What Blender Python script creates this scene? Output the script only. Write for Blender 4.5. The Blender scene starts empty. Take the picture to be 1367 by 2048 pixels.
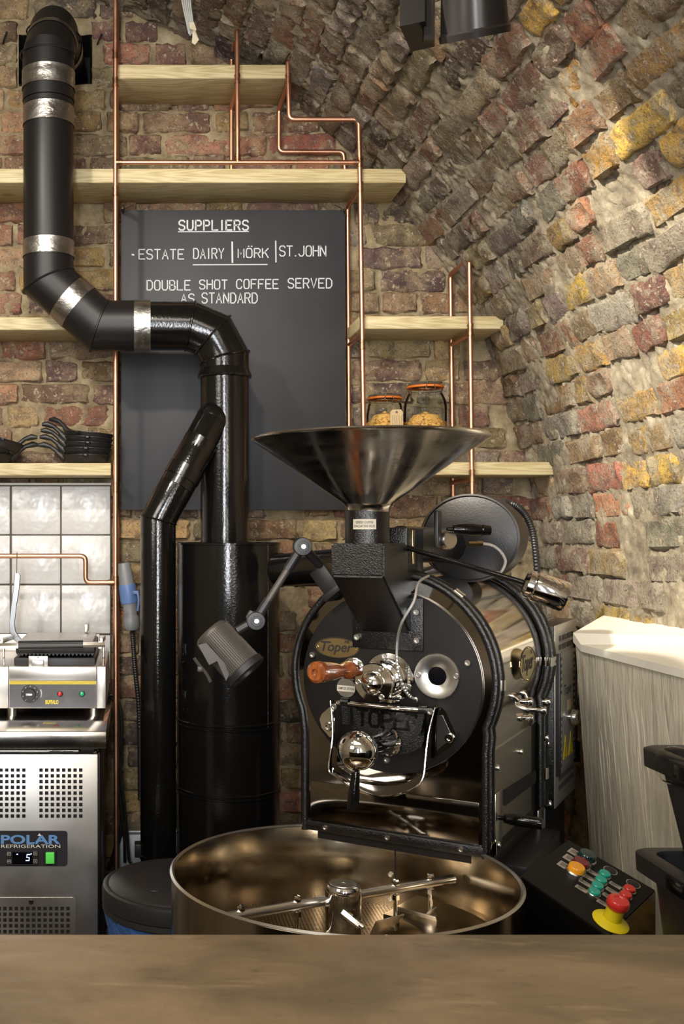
import bpy, bmesh, math, random
import numpy as np
from mathutils import Vector, Matrix

# ------------------------------------------------------------------ camera
FP, CX, CY, CAMZ = 2100.0, 270.0, 1070.0, 1.4
SC = bpy.context.scene
COL = SC.collection
cam = bpy.data.cameras.new('camera')
camo = bpy.data.objects.new('camera', cam); COL.objects.link(camo)
camo.location = (0, 0, CAMZ); camo.rotation_euler = (math.pi/2, 0, 0)
cam.sensor_fit = 'VERTICAL'; cam.sensor_height = 36.0
cam.lens = FP/2048*36.0
cam.shift_x = (683.5-CX)/2048; cam.shift_y = (CY-1024)/2048
cam.clip_start = 0.05
cam.dof.use_dof = True; cam.dof.focus_distance = 2.6; cam.dof.aperture_fstop = 13
SC.camera = camo

# ------------------------------------------------------------------ world, lights, exposure
wd = bpy.data.worlds.new('room_light'); SC.world = wd; wd.use_nodes = True
wd.node_tree.nodes['Background'].inputs[0].default_value = (0.92, 0.88, 0.82, 1)
wd.node_tree.nodes['Background'].inputs[1].default_value = 0.34
SC.view_settings.view_transform = 'Standard'; SC.view_settings.look = 'None'
SC.view_settings.gamma = 1.0; SC.view_settings.use_curve_mapping = False
SC.view_settings.exposure = -0.04

def area(name, loc, target, sx, sy, power, col):
    l = bpy.data.lights.new(name, 'AREA'); l.shape = 'RECTANGLE'; l.size = sx; l.size_y = sy
    l.energy = power; l.color = col
    o = bpy.data.objects.new(name, l); COL.objects.link(o); o.location = loc
    d = Vector(target)-Vector(loc); o.rotation_euler = d.to_track_quat('-Z', 'Y').to_euler()
    return o
def spot(name, loc, target, power, ang, col, blend=0.6, rad=0.03):
    l = bpy.data.lights.new(name, 'SPOT'); l.energy = power; l.color = col
    l.spot_size = math.radians(ang); l.spot_blend = blend; l.shadow_soft_size = rad
    o = bpy.data.objects.new(name, l); COL.objects.link(o); o.location = loc
    d = Vector(target)-Vector(loc); o.rotation_euler = d.to_track_quat('-Z', 'Y').to_euler()
    return o
# daylight from the shop door behind the camera, the ceiling spots of the room, and added fill areas
area('door_daylight', (-0.30, -2.6, 1.6), (0.1, 3.2, 1.4), 0.40, 2.3, 150, (0.93, 0.96, 1.0))
area('rear_fill', (1.0, -2.4, 2.0), (0.6, 3.4, 1.4), 0.35, 1.6, 40, (1.0, 0.93, 0.82))  # added low warm fill behind the camera, not a known window
spot('ceiling_spot_vault', (-0.35, 1.9, 2.75), (1.36, 2.50, 1.64), 400, 44, (1.0, 0.91, 0.77), 0.95, 0.04)
spot('ceiling_spot_shelves', (-0.2, 1.2, 3.0), (0.95, 3.5, 1.5), 130, 60, (1.0, 0.91, 0.79), 0.9, 0.05)
spot('ceiling_spot_board', (-1.0, 1.3, 2.95), (-0.1, 3.5, 1.5), 120, 80, (1.0, 0.92, 0.81), 0.9, 0.06)
area('ceiling_fill', (0.2, 0.9, 3.0), (0.4, 2.6, 1.0), 1.8, 1.0, 42, (1.0, 0.92, 0.80))  # added soft overhead fill to brighten counter and machines, no real fitting
area('left_fill', (-1.6, 0.2, 2.3), (0.6, 3.2, 1.3), 1.0, 0.8, 34, (1.0, 0.93, 0.84))  # added fill from the left, lifts the dim room

# ------------------------------------------------------------------ helpers
def W(px, py, d):
    return Vector(((px-CX)/FP*d, d, CAMZ+(CY-py)/FP*d))
def Zp(py, d): return CAMZ+(CY-py)/FP*d
def Xp(px, d): return (px-CX)/FP*d
I4 = Matrix.Identity(4)

class MB:
    """collects shapes; every vertex goes through self.M"""
    def __init__(s, M=None):
        s.v = []; s.f = []; s.M = M or I4; s.cols = None
    def add(s, vs, fs):
        n = len(s.v); s.v += [s.M @ Vector(p) for p in vs]; s.f += [tuple(i+n for i in q) for q in fs]
    def box(s, c, d, R=None, b=0.0):
        hx, hy, hz = d[0]/2, d[1]/2, d[2]/2
        c = Vector(c); R = R or Matrix.Identity(3)
        if b <= 0:
            vs = [Vector((x*hx, y*hy, z*hz)) for x in (-1, 1) for y in (-1, 1) for z in (-1, 1)]
            fs = [(0,1,3,2), (4,6,7,5), (0,4,5,1), (2,3,7,6), (0,2,6,4), (1,5,7,3)]
        else:
            b = min(b, hx*.95, hy*.95, hz*.95)
            bm = bmesh.new(); bmesh.ops.create_cube(bm, size=1)
            for v in bm.verts: v.co = Vector((v.co.x*d[0], v.co.y*d[1], v.co.z*d[2]))
            bmesh.ops.bevel(bm, geom=bm.edges[:], offset=b, segments=2, affect='EDGES', profile=.5)
            bm.verts.index_update()
            vs = [v.co.copy() for v in bm.verts]; fs = [tuple(v.index for v in f.verts) for f in bm.faces]; bm.free()
        s.add([c+R@v for v in vs], fs)
    def bx(s, x0, x1, y0, y1, z0, z1, b=0.0):
        s.box(((x0+x1)/2, (y0+y1)/2, (z0+z1)/2), (abs(x1-x0), abs(y1-y0), abs(z1-z0)), None, b)
    def tube(s, pts, r, n=16, caps=True, rad=None):
        pts = [Vector(p) for p in pts]; m = len(pts)
        rs = rad if rad else [r]*m
        d = [(pts[i+1]-pts[i]).normalized() for i in range(m-1)]
        up = Vector((0, 0, 1)) if abs(d[0].z) < .9 else Vector((0, 1, 0))
        a = d[0].cross(up).normalized(); b = d[0].cross(a)
        vs = []; fs = []
        for i in range(m):
            di = d[min(i, m-2)] if i == 0 else d[i-1]
            if i > 0 and i-1 > 0:
                q = d[i-2].rotation_difference(d[i-1]); a = q @ a; b = q @ b
            mm = (d[i-1]+d[i]).normalized() if 0 < i < m-1 else di
            for k in range(n):
                t = 2*math.pi*k/n; o = (a*math.cos(t)+b*math.sin(t))*rs[i]
                den = di.dot(mm)
                if abs(den) > .15: o = o-di*(o.dot(mm)/den)
                vs.append(pts[i]+o)
            if i > 0:
                for k in range(n):
                    k2 = (k+1) % n
                    fs.append(((i-1)*n+k, (i-1)*n+k2, i*n+k2, i*n+k))
        if caps:
            fs.append(tuple(range(n-1, -1, -1))); fs.append(tuple((m-1)*n+k for k in range(n)))
        s.add(vs, fs)
    def cyl(s, p0, p1, r0, r1=None, n=24, caps=True):
        s.tube([p0, p1], r0, n, caps, [r0, r0 if r1 is None else r1])
    def lathe(s, prof, o=(0, 0, 0), ax=(0, 0, 1), n=32, a0=0.0, a1=None):
        o = Vector(o); ax = Vector(ax).normalized()
        u = ax.cross(Vector((0, 0, 1)) if abs(ax.z) < .9 else Vector((1, 0, 0))).normalized(); w = ax.cross(u)
        closed = a1 is None; nn = n if closed else n+1; tot = 2*math.pi if closed else a1-a0
        vs = []; fs = []
        for (r, h) in prof:
            for k in range(nn):
                t = a0+tot*k/n; vs.append(o+ax*h+(u*math.cos(t)+w*math.sin(t))*max(r, 1e-5))
        for i in range(len(prof)-1):
            for k in range(n):
                k2 = (k+1) % nn if closed else k+1
                fs.append((i*nn+k, i*nn+k2, (i+1)*nn+k2, (i+1)*nn+k))
        s.add(vs, fs)
    def prism(s, poly, o, ux, uy, dep):
        """poly of (a,b) in plane o+ux*a+uy*b, pushed by vector dep"""
        o = Vector(o); ux = Vector(ux); uy = Vector(uy); dep = Vector(dep); n = len(poly)
        a = [o+ux*p[0]+uy*p[1] for p in poly]; vs = a+[p+dep for p in a]
        fs = [tuple(range(n)), tuple(range(2*n-1, n-1, -1))]
        fs += [(k, k+n, (k+1) % n+n, (k+1) % n) for k in range(n)]
        s.add(vs, fs)
    def sphere(s, c, r, n=24, m=14, sc=(1, 1, 1)):
        prof = [(r*math.sin(math.pi*i/m), -r*math.cos(math.pi*i/m)) for i in range(m+1)]
        k = len(s.v); s.lathe(prof, (0, 0, 0), (0, 0, 1), n)
        # place (lathe used s.M already on origin; rebuild)
        vs = s.v[k:]; del s.v[k:]; inv = s.M.inverted()
        for v in vs:
            q = inv @ v; s.v.append(s.M @ Vector((c[0]+q.x*sc[0], c[1]+q.y*sc[1], c[2]+q.z*sc[2])))
    def quad(s, a, b, c, d): s.add([a, b, c, d], [(0, 1, 2, 3)])

def frame(o, x, y):
    x = Vector(x).normalized(); y = Vector(y); y = (y-x*x.dot(y)).normalized(); z = x.cross(y)
    M = Matrix((x, y, z)).transposed().to_4x4(); M.translation = Vector(o); return M

ROOT = {}
def tag(o, label=None, cat=None, group=None, kind=None):
    if label: o['label'] = label
    if cat: o['category'] = cat
    if group: o['group'] = group
    if kind: o['kind'] = kind
    return o
def thing(name, label, cat, loc, group=None, rz=0.0):
    o = bpy.data.objects.new(name, None); COL.objects.link(o)
    o.location = loc; o.rotation_euler = (0, 0, rz); o.empty_display_size = .05
    ROOT[o.name] = Matrix.Translation(loc) @ Matrix.Rotation(rz, 4, 'Z')
    return tag(o, label, cat, group)
def mesh_of(name, mb, mat, smooth=True, ang=35):
    me = bpy.data.meshes.new(name); me.from_pydata([tuple(v) for v in mb.v], [], mb.f)
    bm = bmesh.new(); bm.from_mesh(me); bmesh.ops.recalc_face_normals(bm, faces=bm.faces[:]); bm.to_mesh(me); bm.free()
    me.validate(); me.materials.append(mat)
    if smooth:
        me.shade_smooth(); me.set_sharp_from_angle(angle=math.radians(ang))
    return me
def obj(name, mb, mat, parent=None, world=True, smooth=True, label=None, cat=None, group=None, kind=None, ang=35):
    me = mesh_of(name, mb, mat, smooth, ang)
    o = bpy.data.objects.new(name, me); COL.objects.link(o)
    if parent is not None:
        RM = ROOT[parent.name]; ROOT[o.name] = RM
        if world: me.transform(RM.inverted())
        o.parent = parent
    else:
        co = np.empty(len(me.vertices)*3, 'f'); me.vertices.foreach_get('co', co); co = co.reshape(-1, 3)
        lo, hi = co.min(0), co.max(0)
        L = Vector(((lo[0]+hi[0])/2, (lo[1]+hi[1])/2, lo[2]))
        if kind == 'structure': L = Vector((0, 0, 0))
        me.transform(Matrix.Translation(-L)); o.location = L; ROOT[o.name] = Matrix.Translation(L)
    return tag(o, label, cat, group, kind)
def copy_tree(o, parent=None, M=None):
    c = o.copy(); COL.objects.link(c); c.parent = parent
    ROOT[c.name] = ROOT[o.name]
    for ch in list(o.children): copy_tree(ch, c)
    return c

# ------------------------------------------------------------------ materials
def srgb(r, g, b):
    f = lambda c: c/12.92 if c <= .04045 else ((c+.055)/1.055)**2.4
    return (f(r/255), f(g/255), f(b/255), 1)
def mat(name, col, rough=.5, metal=0.0, bump=None, var=None, coat=0.0, aniso=None, spec=None, trans=0, ior=None, emit=None, rvar=None):
    m = bpy.data.materials.new(name); m.use_nodes = True; nt = m.node_tree; N = nt.nodes; L = nt.links
    b = N['Principled BSDF']; b.inputs['Base Color'].default_value = col
    b.inputs['Roughness'].default_value = rough; b.inputs['Metallic'].default_value = metal
    b.inputs['Coat Weight'].default_value = coat; b.inputs['Coat Roughness'].default_value = .08
    if spec is not None: b.inputs['Specular IOR Level'].default_value = spec
    if trans: b.inputs['Transmission Weight'].default_value = trans
    if ior: b.inputs['IOR'].default_value = ior
    if emit: b.inputs['Emission Color'].default_value = emit[0]; b.inputs['Emission Strength'].default_value = emit[1]
    tc = N.new('ShaderNodeTexCoord')
    def noise(sc, det=4, stretch=None, ro=.55):
        mp = N.new('ShaderNodeMapping'); L.new(tc.outputs['Object'], mp.inputs[0])
        if stretch: mp.inputs['Scale'].default_value = stretch
        n = N.new('ShaderNodeTexNoise'); n.inputs['Scale'].default_value = sc; n.inputs['Detail'].default_value = det
        n.inputs['Roughness'].default_value = ro; L.new(mp.outputs[0], n.inputs[0]); return n
    if var:   # (scale, col2, lo, hi, stretch)
        n = noise(var[0], 5, var[4] if len(var) > 4 else None)
        r = N.new('ShaderNodeMapRange'); r.inputs[1].default_value = var[2]; r.inputs[2].default_value = var[3]
        L.new(n.outputs[0], r.inputs[0])
        mx = N.new('ShaderNodeMix'); mx.data_type = 'RGBA'; L.new(r.outputs[0], mx.inputs[0])
        mx.inputs[6].default_value = col; mx.inputs[7].default_value = var[1]; L.new(mx.outputs[2], b.inputs['Base Color'])
    if bump:  # (scale, strength, distance, stretch)
        n = noise(bump[0], 3, bump[3] if len(bump) > 3 else None)
        bp = N.new('ShaderNodeBump'); bp.inputs['Strength'].default_value = bump[1]; bp.inputs['Distance'].default_value = bump[2]
        L.new(n.outputs[0], bp.inputs['Height']); L.new(bp.outputs[0], b.inputs['Normal'])
    if rvar:
        n = noise(rvar[0], 4, rvar[3] if len(rvar) > 3 else None)
        r = N.new('ShaderNodeMapRange'); r.inputs[3].default_value = rvar[1]; r.inputs[4].default_value = rvar[2]
        r.inputs[1].default_value = .3; r.inputs[2].default_value = .7
        L.new(n.outputs[0], r.inputs[0]); L.new(r.outputs[0], b.inputs['Roughness'])
    return m

M_ = {}
M_['matte_black'] = mat('matte_black', srgb(24, 22, 22), .4, 0, (60, .05, .002), spec=.3)
M_['gloss_black'] = mat('gloss_black', srgb(13, 12, 11), .13, 0, (170, .3, .0012), spec=.5)
M_['hammer_black'] = mat('hammer_black', srgb(15, 14, 14), .2, 0, (330, .7, .0016), spec=.6)
M_['plate_black'] = mat('plate_black', srgb(23, 20, 18), .6, 0, (300, .1, .0006), spec=.22)
M_['plastic_black'] = mat('plastic_black', srgb(32, 31, 32), .42, 0, (200, .1, .001))
M_['rubber'] = mat('rubber', srgb(24, 23, 23), .35, 0)
M_['lid_black'] = mat('lid_black', srgb(27, 25, 25), .5, 0, (500, .1, .0006))
M_['iron'] = mat('cast_iron', srgb(34, 33, 34), .42, .15, (240, .35, .0012), (22, srgb(48, 42, 38), .45, .7))
M_['chrome'] = mat('chrome', (.82, .81, .79, 1), .06, 1)
M_['zinc'] = mat('zinc_steel', (.66, .64, .60, 1), .28, 1, (120, .1, .001))
M_['hopper'] = mat('spun_steel', (.58, .55, .50, 1), .15, 1, (60, .12, .0008, (1, 1, 14)), rvar=(9, .09, .24, (1, 1, 8)))
M_['mirror'] = mat('polished_steel', (.74, .71, .66, 1), .07, 1, (4, .05, .004), rvar=(8, .05, .13))
M_['frontmirror'] = mat('polished_dark_steel', (.22, .20, .18, 1), .08, 1, (4, .06, .004))
M_['binsteel'] = mat('tray_steel', (.40, .33, .235, 1), .15, 1, (40, .06, .001, (1, 1, 6)), rvar=(14, .1, .24))
M_['brushed'] = mat('brushed_steel', (.60, .58, .555, 1), .34, 1, (90, .10, .0006, (1, 12, 14)), (3, (.50, .475, .44, 1), .35, .7), rvar=(5, .3, .46))
M_['steelpanel'] = mat('matt_steel_panel', (.44, .43, .41, 1), .3, 1, (120, .1, .0006, (1, 1, 9)))
M_['cabinet'] = mat('cabinet_steel', (.44, .42, .38, 1), .38, .55, (120, .08, .0006))
M_['copper'] = mat('copper', (.72, .38, .25, 1), .36, 1, None, (9, (.58, .30, .19, 1), .4, .7), rvar=(12, .32, .44))
M_['darkcopper'] = mat('soldered_copper', (.50, .26, .16, 1), .36, 1, None, (60, (.3, .16, .1, 1), .4, .6))
M_['brass'] = mat('brass', (.72, .58, .32, 1), .2, 1, (60, .08, .001))
M_['foil'] = mat('foil_tape', (.40, .385, .36, 1), .34, 1, (55, .4, .004, (1, 1, 1.6)), rvar=(20, .22, .45))
M_['handlewood'] = mat('turned_wood', srgb(152, 82, 38), .25, 0, None, (30, srgb(112, 56, 24), .4, .7, (6, 1, 1)), coat=.6)
M_['white_print'] = mat('white_print', srgb(214, 210, 202), .5)
M_['label_paper'] = mat('label_paper', srgb(200, 190, 170), .5)
M_['ink'] = mat('ink', srgb(28, 24, 22), .5)
M_['yellow'] = mat('yellow', srgb(228, 205, 30), .35)
M_['dullyellow'] = mat('dull_yellow', srgb(196, 172, 48), .45)
M_['redbtn'] = mat('red_button', srgb(214, 52, 44), .3, coat=.4)
M_['greenbtn'] = mat('green_button', srgb(28, 160, 138), .3, coat=.4)
M_['amberbtn'] = mat('amber_button', srgb(238, 158, 30), .3, coat=.5)
M_['darkred'] = mat('dark_red_lens', srgb(110, 22, 30), .2, coat=.5)
M_['darkgreen'] = mat('dark_green_lens', srgb(12, 46, 46), .15, coat=.5)
M_['blueplug'] = mat('blue_plastic', srgb(92, 118, 168), .4)
M_['greyplug'] = mat('grey_plastic', srgb(120, 122, 124), .45)
M_['bluebag'] = mat('blue_plastic_sack', srgb(50, 84, 140), .3, 0, (26, .8, .02))
M_['panelgrey'] = mat('grey_fascia', srgb(92, 90, 92), .42, .3, None, (9, srgb(72, 70, 72), .4, .7))
M_['fasciadark'] = mat('dark_fascia', srgb(44, 43, 47), .3)
M_['blueprint'] = mat('blue_print', srgb(96, 140, 190), .4)
M_['holeblack'] = mat('hole_black', srgb(10, 9, 9), .8)
M_['screen'] = mat('screen_black', srgb(8, 8, 14), .1)
M_['led'] = mat('led_digits', (.3, .4, 1, 1), .5, emit=((.55, .68, 1, 1), 2.2))
M_['greenlit'] = mat('lit_green_rocker', (.1, .6, .1, 1), .3, emit=((.10, .60, .06, 1), .30))
M_['redlamp'] = mat('red_lamp', srgb(190, 30, 34), .2, emit=((.8, .05, .05, 1), .25), coat=.5)
M_['greenlamp'] = mat('green_lamp', srgb(30, 160, 96), .2, emit=((.05, .6, .3, 1), .25), coat=.5)
M_['lampgrey'] = mat('grey_anodised', srgb(74, 69, 64), .42, .3)
M_['lampglass'] = mat('amber_glass', srgb(70, 58, 38), .08, spec=.8)
M_['orange_rubber'] = mat('orange_rubber', srgb(206, 110, 34), .5)
M_['tagpaper'] = mat('buff_card', srgb(186, 162, 122), .8)
M_['plaster'] = mat('painted_render', srgb(206, 198, 178), .6, 0, (40, .8, .008, (1, 1, .22)), (5, srgb(184, 176, 156), .4, .7))
M_['white_top'] = mat('white_painted_top', srgb(232, 226, 210), .6, 0, (12, .2, .004))
M_['grout'] = mat('dark_grout', srgb(96, 88, 80), .85)
M_['galv'] = mat('galvanised_steel', (.56, .57, .56, 1), .4, .9, None, (18, (.42, .43, .43, 1), .4, .65))
M_['dullsteel'] = mat('dull_steel', (.26, .265, .27, 1), .3, 1)
M_['topsteel'] = mat('worktop_steel', (.52, .50, .47, 1), .14, 1, rvar=(5, .1, .24))
M_['floor'] = mat('concrete_floor', srgb(120, 112, 100), .7, 0, (30, .2, .003), (3, srgb(92, 86, 78), .4, .6))
M_['fixtureblack'] = mat('satin_black_metal', srgb(32, 29, 28), .28, .4)
M_['cardboard'] = mat('brown_sack', srgb(170, 132, 66), .7, 0, None, (60, srgb(60, 44, 26), .55, .6))
M_['greyblack'] = mat('steel_black', srgb(46, 42, 40), .4, .5)

def glass_mat():
    m = bpy.data.materials.new('clear_glass'); m.use_nodes = True; nt = m.node_tree; N = nt.nodes; L = nt.links
    N.remove(N['Principled BSDF']); out = N['Material Output']
    t = N.new('ShaderNodeBsdfTransparent'); t.inputs[0].default_value = (.93, .95, .93, 1)
    g = N.new('ShaderNodeBsdfGlossy'); g.inputs['Roughness'].default_value = .04
    lw = N.new('ShaderNodeLayerWeight'); lw.inputs[0].default_value = .12
    mx = N.new('ShaderNodeMixShader'); L.new(lw.outputs['Fresnel'], mx.inputs[0]); L.new(t.outputs[0], mx.inputs[1]); L.new(g.outputs[0], mx.inputs[2])
    L.new(mx.outputs[0], out.inputs[0]); return m
M_['glass'] = glass_mat()

def wood_mat(name, c1, c2, scale=1.0):
    m = bpy.data.materials.new(name); m.use_nodes = True; nt = m.node_tree; N = nt.nodes; L = nt.links
    b = N['Principled BSDF']; b.inputs['Roughness'].default_value = .55
    tc = N.new('ShaderNodeTexCoord'); mp = N.new('ShaderNodeMapping'); mp.inputs['Scale'].default_value = (.9, 7, 16)
    L.new(tc.outputs['Object'], mp.inputs[0])
    n1 = N.new('ShaderNodeTexNoise'); n1.inputs['Scale'].default_value = 1.6*scale; n1.inputs['Detail'].default_value = 2; L.new(mp.outputs[0], n1.inputs[0])
    ml = N.new('ShaderNodeMath'); ml.operation = 'MULTIPLY'; ml.inputs[1].default_value = 13; L.new(n1.outputs[0], ml.inputs[0])
    fr = N.new('ShaderNodeMath'); fr.operation = 'PINGPONG'; fr.inputs[1].default_value = .5; L.new(ml.outputs[0], fr.inputs[0])
    n2 = N.new('ShaderNodeTexNoise'); n2.inputs['Scale'].default_value = 26; n2.inputs['Detail'].default_value = 4; L.new(mp.outputs[0], n2.inputs[0])
    ad = N.new('ShaderNodeMath'); ad.operation = 'MULTIPLY_ADD'; ad.inputs[1].default_value = .8; L.new(n2.outputs[0], ad.inputs[0])
    m2 = N.new('ShaderNodeMath'); m2.operation = 'MULTIPLY'; m2.inputs[1].default_value = 1.1; L.new(fr.outputs[0], m2.inputs[0]); L.new(m2.outputs[0], ad.inputs[2])
    cr = N.new('ShaderNodeValToRGB'); cr.color_ramp.elements[0].position = .3; cr.color_ramp.elements[0].color = c1
    cr.color_ramp.elements[1].position = .95; cr.color_ramp.elements[1].color = c2
    L.new(ad.outputs[0], cr.inputs[0])
    # knots
    mk = N.new('ShaderNodeMapping'); mk.inputs['Scale'].default_value = (3.2, 5, 9); L.new(tc.outputs['Object'], mk.inputs[0])
    vo = N.new('ShaderNodeTexVoronoi'); vo.inputs['Scale'].default_value = 1.0; vo.inputs['Randomness'].default_value = 1; L.new(mk.outputs[0], vo.inputs[0])
    kr = N.new('ShaderNodeMapRange'); kr.inputs[1].default_value = .03; kr.inputs[2].default_value = .11; kr.inputs[3].default_value = .75; kr.inputs[4].default_value = 0
    L.new(vo.outputs[0], kr.inputs[0])
    mx = N.new('ShaderNodeMix'); mx.data_type = 'RGBA'; mx.inputs[7].default_value = (c2[0]*.45, c2[1]*.36, c2[2]*.3, 1)
    L.new(kr.outputs[0], mx.inputs[0]); L.new(cr.outputs[0], mx.inputs[6]); L.new(mx.outputs[2], b.inputs['Base Color'])
    bp = N.new('ShaderNodeBump'); bp.inputs['Strength'].default_value = .15; bp.inputs['Distance'].default_value = .001
    L.new(ad.outputs[0], bp.inputs['Height']); L.new(bp.outputs[0], b.inputs['Normal'])
    return m
M_['pine'] = wood_mat('pine', srgb(202, 188, 148), srgb(172, 155, 110))
M_['countertop'] = None

def brick_mat(name, attr, wash=.5, grey=srgb(170, 150, 116), bd=.009):
    m = bpy.data.materials.new(name); m.use_nodes = True; nt = m.node_tree; N = nt.nodes; L = nt.links
    b = N['Principled BSDF']; b.inputs['Roughness'].default_value = .85; b.inputs['Specular IOR Level'].default_value = .3
    if attr:
        c = N.new('ShaderNodeAttribute'); c.attribute_name = 'tint'; cout = c.outputs['Color']
    else:
        c = N.new('ShaderNodeObjectInfo'); cout = c.outputs['Color']
    g = N.new('ShaderNodeNewGeometry')
    def noise(sc, det=5, ro=.6):
        n = N.new('ShaderNodeTexNoise'); n.inputs['Scale'].default_value = sc; n.inputs['Detail'].default_value = det
        n.inputs['Roughness'].default_value = ro; L.new(g.outputs['Position'], n.inputs[0]); return n
    def mix(fac, a, bcol, mode='MIX'):
        mx = N.new('ShaderNodeMix'); mx.data_type = 'RGBA'; mx.blend_type = mode
        L.new(fac, mx.inputs[0])
        if hasattr(a, 'links'): L.new(a, mx.inputs[6])
        else: mx.inputs[6].default_value = a
        if hasattr(bcol, 'links'): L.new(bcol, mx.inputs[7])
        else: mx.inputs[7].default_value = bcol
        return mx.outputs[2]
    def rng(src, a, bb, c0=0, c1=1):
        r = N.new('ShaderNodeMapRange'); r.inputs[1].default_value = a; r.inputs[2].default_value = bb
        r.inputs[3].default_value = c0; r.inputs[4].default_value = c1; L.new(src, r.inputs[0]); return r.outputs[0]
    n1 = noise(30, 6, .7); n2 = noise(13, 8, .75); n3 = noise(150, 3); n4 = noise(60, 5, .75)
    c1 = mix(rng(n1.outputs[0], .44, .62, 0, .75), cout, srgb(78, 62, 58))              # burnt patches
    c2 = mix(rng(n4.outputs[0], .56, .64, 0, .7), c1, srgb(196, 178, 152))              # lime smears
    c3 = mix(rng(n2.outputs[0], .46, .62, 0, wash), c2, grey)               # sandy mortar wash
    c4 = mix(rng(n3.outputs[0], .56, .66, 0, .6), c3, srgb(58, 44, 40))                 # pits
    L.new(c4, b.inputs['Base Color'])
    bp = N.new('ShaderNodeBump'); bp.inputs['Strength'].default_value = .8; bp.inputs['Distance'].default_value = bd
    nb = noise(70, 6, .7); L.new(nb.outputs[0], bp.inputs['Height']); L.new(bp.outputs[0], b.inputs['Normal'])
    return m
M_['brick'] = brick_mat('old_brick', False)
M_['brick_stuff'] = brick_mat('old_brick_far', True)
M_['vbrick'] = brick_mat('vault_brick', False, .82, srgb(158, 150, 130), .014)
M_['vbrick_stuff'] = brick_mat('vault_brick_far', True, .82, srgb(158, 150, 130), .014)

def mortar_mat(name, c1, c2, c3):
    m = bpy.data.materials.new(name); m.use_nodes = True; nt = m.node_tree; N = nt.nodes; L = nt.links
    b = N['Principled BSDF']; b.inputs['Roughness'].default_value = .9; b.inputs['Specular IOR Level'].default_value = .25
    g = N.new('ShaderNodeNewGeometry')
    def noise(sc, det=5, ro=.6):
        n = N.new('ShaderNodeTexNoise'); n.inputs['Scale'].default_value = sc; n.inputs['Detail'].default_value = det
        n.inputs['Roughness'].default_value = ro; L.new(g.outputs['Position'], n.inputs[0]); return n
    cr = N.new('ShaderNodeValToRGB'); e = cr.color_ramp.elements
    e[0].position = .33; e[0].color = c1; e[1].position = .55; e[1].color = c2
    x = e.new(.7); x.color = c3
    n1 = noise(14, 8, .7); L.new(n1.outputs[0], cr.inputs[0]); L.new(cr.outputs[0], b.inputs['Base Color'])
    bp = N.new('ShaderNodeBump'); bp.inputs['Strength'].default_value = .9; bp.inputs['Distance'].default_value = .012
    nb = noise(65, 8, .8); L.new(nb.outputs[0], bp.inputs['Height']); L.new(bp.outputs[0], b.inputs['Normal'])
    return m
M_['mortar'] = mortar_mat('sandy_mortar', srgb(128, 112, 88), srgb(178, 160, 126), srgb(206, 192, 160))
M_['vault_mortar'] = mortar_mat('vault_mortar', srgb(122, 112, 96), srgb(178, 166, 142), srgb(222, 212, 188))

def tile_mat():
    m = mat('white_glazed_tile', srgb(206, 205, 203), .22, 0, (11, .45, .02), (3, srgb(188, 186, 183), .4, .7), coat=.1, rvar=(8, .15, .4))
    return m
M_['tile'] = tile_mat()
def board_mat():
    return mat('chalkboard', srgb(34, 35, 39), .6, 0, (90, .12, .001, (1, 1, .12)), (2.2, srgb(48, 49, 53), .42, .75, (1, 1, .6)))
M_['board'] = board_mat()
M_['chalk'] = mat('chalk_paint', srgb(186, 188, 190), .8)
def counter_mat():
    m = bpy.data.materials.new('worn_oak_counter'); m.use_nodes = True; nt = m.node_tree; N = nt.nodes; L = nt.links
    b = N['Principled BSDF']; tc = N.new('ShaderNodeTexCoord')
    def noise(sc, det, st, ro=.6):
        mp = N.new('ShaderNodeMapping'); mp.inputs['Scale'].default_value = st; L.new(tc.outputs['Object'], mp.inputs[0])
        n = N.new('ShaderNodeTexNoise'); n.inputs['Scale'].default_value = sc; n.inputs['Detail'].default_value = det; n.inputs['Roughness'].default_value = ro
        n.inputs['Distortion'].default_value = .4; L.new(mp.outputs[0], n.inputs[0]); return n.outputs[0]
    def rng(x, a, c, d0, d1):
        r = N.new('ShaderNodeMapRange'); r.inputs[1].default_value = a; r.inputs[2].default_value = c; r.inputs[3].default_value = d0; r.inputs[4].default_value = d1; L.new(x, r.inputs[0]); return r.outputs[0]
    def mix(f, a, c):
        x = N.new('ShaderNodeMix'); x.data_type = 'RGBA'; L.new(f, x.inputs[0])
        if hasattr(a, 'links'): L.new(a, x.inputs[6])
        else: x.inputs[6].default_value = a
        x.inputs[7].default_value = c; return x.outputs[2]
    c = mix(rng(noise(4, 6, (1, 1.6, 1)), .40, .62, 0, .8), srgb(140, 118, 90), srgb(96, 84, 62))
    c = mix(rng(noise(9, 8, (.6, 2.6, 1), .75), .58, .70, 0, .55), c, srgb(176, 152, 116))
    c = mix(rng(noise(34, 5, (1, 2, 1), .7), .60, .72, 0, .5), c, srgb(72, 58, 40))
    L.new(c, b.inputs['Base Color']); L.new(rng(noise(7, 5, (1, 3, 1)), .3, .7, .34, .58), b.inputs['Roughness'])
    bp = N.new('ShaderNodeBump'); bp.inputs['Strength'].default_value = .3; bp.inputs['Distance'].default_value = .002; L.new(noise(22, 6, (1, 3, 1)), bp.inputs['Height']); L.new(bp.outputs[0], b.inputs['Normal'])
    return m
M_['counter'] = counter_mat()
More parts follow.
